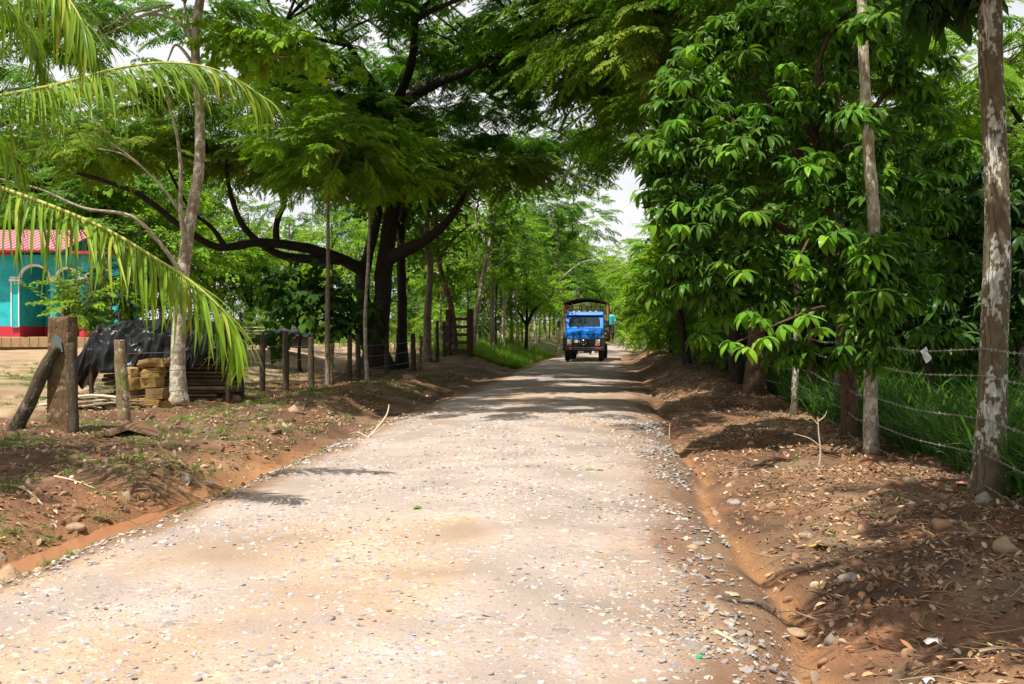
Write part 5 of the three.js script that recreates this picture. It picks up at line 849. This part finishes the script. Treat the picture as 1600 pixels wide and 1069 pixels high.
// ---------------------------------------------------------------- single stones, sticks and scraps
const rockTones = [[.5, .38, .26], [.45, .42, .4], [.55, .33, .2], [.32, .3, .3]].map((c) => std({ color: rgb(...c), map: M.stone.map, bumpMap: M.ground.bumpMap, bumpScale: .02 }));
const rock = (px, py, w, tone, label, k = 0, o = {}) => { const d = o.d || 1.6 * F / (py - 520), p = at(px, py, d), s = w / F * d / 2; const m = single('loose_stone', ROCKS[k], rockTones[tone], label, 'stone', 'loose stones on the verges', [p.x, H(p.x, p.z) + s * .15, p.z]); m.rotation.y = px; m.scale.set(s, s * (o.h || 1.2), s); return m; };
rock(14, 878, 46, 0, 'large rounded pale stone at the far end of the ditch water on the left edge', 3);
rock(212, 783, 14, 1, 'grey stone standing at the ditch edge', 1);
rock(118, 800, 26, 0, 'tan flat stone half buried above the ditch', 0);
rock(358, 640, 34, 0, 'pale boulder at the foot of the brown post', 1);
rock(460, 655, 20, 0, 'sunlit boulder on the left mound', 3, { d: 18 });
rock(10, 655, 46, 0, 'mossy low boulder in the yard at the left edge', 1, { d: 17 });
rock(292, 742, 20, 3, 'dark stone pile piece above the ditch end', 3);
rock(325, 735, 16, 1, 'grey stone beside the ditch end', 1);
rock(475, 700, 22, 1, 'grey flat stone at the left road edge', 0);
rock(640, 600, 22, 0, 'stone under the rain tree by the road bank', 1, { d: 30 });
rock(1241, 938, 38, 0, 'irregular tan rock beside the orange rill', 2);
rock(1298, 968, 24, 3, 'small blue grey stone right of the rill', 3);
rock(1105, 868, 12, 0, 'pale pebble on the right road edge', 1);
rock(1338, 886, 22, 2, 'reddish stone in the shaded right verge', 1);
rock(1328, 898, 34, 1, 'flat grey stone in the shaded right verge', 0);
rock(1470, 848, 30, 2, 'reddish clod under the lichen spotted trunk', 1);
rock(1540, 800, 30, 1, 'round grey stone by the foot of the lichen spotted trunk', 3);
rock(1572, 880, 36, 0, 'tan boulder at the right edge', 3);
rock(1424, 770, 26, 0, 'pale stone below the bottom wire strand', 1);
rock(1260, 840, 20, 1, 'grey stone at the shade edge of the right verge', 0);
rock(1147, 775, 22, 1, 'stone at the head of the orange rill', 0);
rock(1205, 780, 16, 0, 'tan pebble above the orange rill', 3);
{
  const spot = (px, py, dd) => { const p = at(px, py, dd || 1.6 * F / (py - 520)); p.y = H(p.x, p.z); return p; };
  const line = (name, label, cat, pts, r0, mat, twigs) => { const P = pts.map(([px, py, dd, up], i) => { const p = spot(px, py, dd); return [p.x, p.y + (up || .02), p.z, r0 * (1 - .6 * i / (pts.length - 1))]; }), o = P[0].slice(), g = thing(name, label, cat, [o[0], o[1] - (pts[0][3] || .02), o[2]]); const L = (a) => a.map((q) => [q[0] - o[0], q[1] - g.position.y, q[2] - o[2], q[3]]); part('stem', limb(L(P), { seg: 6, steps: 4, seed: pts[0][0], knot: .12 }), mat, g); (twigs || []).forEach((t, k) => part('twig', limb(L(t.map(([px, py, dd, up], i) => { const p = spot(px, py, dd); return [p.x, p.y + up, p.z, r0 * (.6 - .4 * i / (t.length - 1))]; })), { seg: 5, steps: 3, seed: k }), mat, g)); return g; };
  line('dry_branch', 'curved bare branch lying at the left road edge', 'branch', [[575, 684, 14.8, .02], [590, 668, 15, .15], [604, 650, 15.2, .32], [608, 636, 15.4, .46]], .02, M.bareTwig, [[[578, 680, 14.8, .05], [592, 676, 14.9, .12], [602, 668, 15, .2]], [[574, 684, 14.8, .03], [560, 672, 15, .1], [545, 668, 15.3, .1]]]);
  line('dry_sapling', 'thin bare dead sapling standing on the right verge', 'sapling', [[1280, 740, 11.4, .0], [1282, 740, 11.4, .2], [1279, 740, 11.4, .42], [1278, 740, 11.4, .58]], .013, M.bareTwig, [[[1278, 740, 11.4, .5], [1270, 740, 11.4, .56], [1262, 740, 11.3, .6]], [[1278, 740, 11.4, .54], [1288, 740, 11.4, .6], [1292, 740, 11.4, .66]], [[1281, 740, 11.4, .26], [1265, 740, 11.4, .34], [1240, 740, 11.5, .42]]]);
  line('fallen_stick', 'dark crooked stick at the bottom by the orange rill', 'stick', [[1240, 1018], [1255, 1040], [1266, 1060], [1275, 1085]], .009, M.twig);
  { const P = [[150, 702, 14.3], [180, 694, 14.5], [212, 690, 14.7], [240, 692, 14.5], [262, 700, 14.2]].map((a) => spot(...a)), pos = [], idx = []; P.forEach((p, i) => { const w = [.06, .2, .26, .22, .05][i], up = [.02, .1, .15, .1, .02][i]; for (let k = 0; k <= 6; k++) { const u = k / 3 - 1; pos.push(p.x - P[0].x + .02 * u, p.y - P[0].y + up * (1 - .9 * u * u) + .012, p.z - P[0].z + u * w); } }); for (let i = 0; i < 4; i++) for (let k = 0; k < 6; k++) { const a = i * 7 + k; idx.push(a, a + 1, a + 7, a + 1, a + 8, a + 7); } single('palm_sheath', geom(pos, idx), std({ color: rgb(.11, .055, .025), side: THREE.DoubleSide, roughness: .8 }), 'dry curled brown palm sheath lying before the pale post', 'palm sheath', undefined, [P[0].x, P[0].y, P[0].z]); }
  line('fallen_stick', 'long pale stick slanting across the shaded left verge', 'stick', [[-10, 770], [30, 776], [60, 788], [88, 804]], .016, M.bareTwig);
  line('fallen_stick', 'short pale stick above the ditch water', 'stick', [[85, 766], [115, 768], [148, 770]], .013, M.bareTwig);
  line('fallen_stick', 'thin stick lying near the right road edge', 'stick', [[1118, 992], [1140, 1000], [1162, 1010]], .012, std({ color: rgb(.6, .45, .28) }));
  line('fallen_stick', 'dark stick at the right margin', 'stick', [[1530, 1034], [1560, 1036], [1610, 1040]], .01, M.twig);
  line('dry_sapling', 'small bare twig standing on the shaded right bank', 'sapling', [[1046, 680, 15.5, 0], [1046, 680, 15.5, .15], [1047, 680, 15.5, .3]], .012, M.bareTwig);
  const scrap = (px, py, w, h, col, name, label, o = {}) => { const p = spot(px, py), d = -p.z, g = new THREE.PlaneGeometry(w, h, 8, 6); g.rotateX(-Math.PI / 2); const a = g.attributes.position; for (let i = 0; i < a.count; i++) { a.setY(i, .018 + .03 * noise3(a.getX(i) * 22 + px, a.getZ(i) * 22, 1)); a.setX(i, a.getX(i) * (1 + .4 * noise3(a.getZ(i) * 30, px, 3))); } g.computeVertexNormals(); const m = single(name, g, std({ color: rgb(...col), side: THREE.DoubleSide, roughness: o.rough || .6 }), label, o.cat || 'litter', undefined, [p.x, p.y, p.z]); m.rotation.y = px; return m; };
  scrap(1455, 992, .12, .05, [.75, .73, .7], 'plastic_scrap', 'crumpled white plastic litter on the sunny right verge');
  scrap(1503, 770, .14, .12, [.65, .3, .28], 'paper_scrap', 'pink paper scrap at the foot of the lichen spotted trunk');
  scrap(1282, 856, .13, .1, [.4, .26, .07], 'dead_leaf', 'large curled tan leaf on the shaded right verge', { cat: 'leaf' });
  scrap(1344, 869, .1, .04, [.1, .3, .16], 'green_leaf', 'narrow green leaf on the shaded right verge', { cat: 'leaf' });
  scrap(1570, 1004, .08, .06, [.75, .5, .03], 'yellow_leaf', 'yellow leaf near the right margin', { cat: 'leaf' });
  scrap(877, 690, .12, .12, [.5, .42, .04], 'yellow_leaf', 'yellow leaf lying in the middle of the road', { cat: 'leaf' });
  scrap(652, 809, .09, .07, [.1, .2, .02], 'green_leaf', 'small green sprig lying on the road', { cat: 'leaf' });
  scrap(726, 685, .1, .08, [.14, .26, .03], 'green_leaf', 'green leaf far out on the sunlit road', { cat: 'leaf' });
  scrap(930, 744, .16, .05, [.16, .22, .05], 'green_leaf', 'thin green twig of leaves on the right half of the road', { cat: 'leaf' });
  scrap(1450, 1066, .06, .05, [.5, .5, .5], 'plastic_scrap', 'grey plastic litter at the bottom of the right verge');
  const cp = spot(1092, 1037); single('bottle_cap', new THREE.CylinderGeometry(.014, .015, .01, 16), std({ color: rgb(.02, .5, .2), roughness: .4 }), 'small green bottle cap on the road at the bottom', 'bottle cap', undefined, [cp.x, cp.y + .02, cp.z]);
}
// broken sticks heaped in the yard
{
  const p = at(150, 632, 18.5), g = thing('brush_pile', 'heap of grey broken sticks behind the left posts', 'brush pile', [p.x, H(p.x, p.z), p.z]), r = mulberry(15);
  for (let k = 0; k < 38; k++) { const a = (r() - .5) * 1.2, L = .35 + .5 * r(), cx = (r() - .5) * .9, cz = (r() - .5) * .6, cy = .03 + .22 * r() * (1 - Math.abs(cx)); part('stick', limb([[cx - Math.cos(a) * L, Math.max(.02, cy - .04), cz - Math.sin(a) * L, .028], [cx, cy + .02, cz, .026], [cx + Math.cos(a) * L, Math.max(.02, cy - .05 * r()), cz + Math.sin(a) * L, .015]], { seg: 5, steps: 2, seed: k }), k % 3 ? M.weathered : M.bareTwig, g); }
}
scene.traverse((o) => { if (o.isMesh) { o.castShadow = true; o.receiveShadow = true; } });
renderer.render(scene, camera);
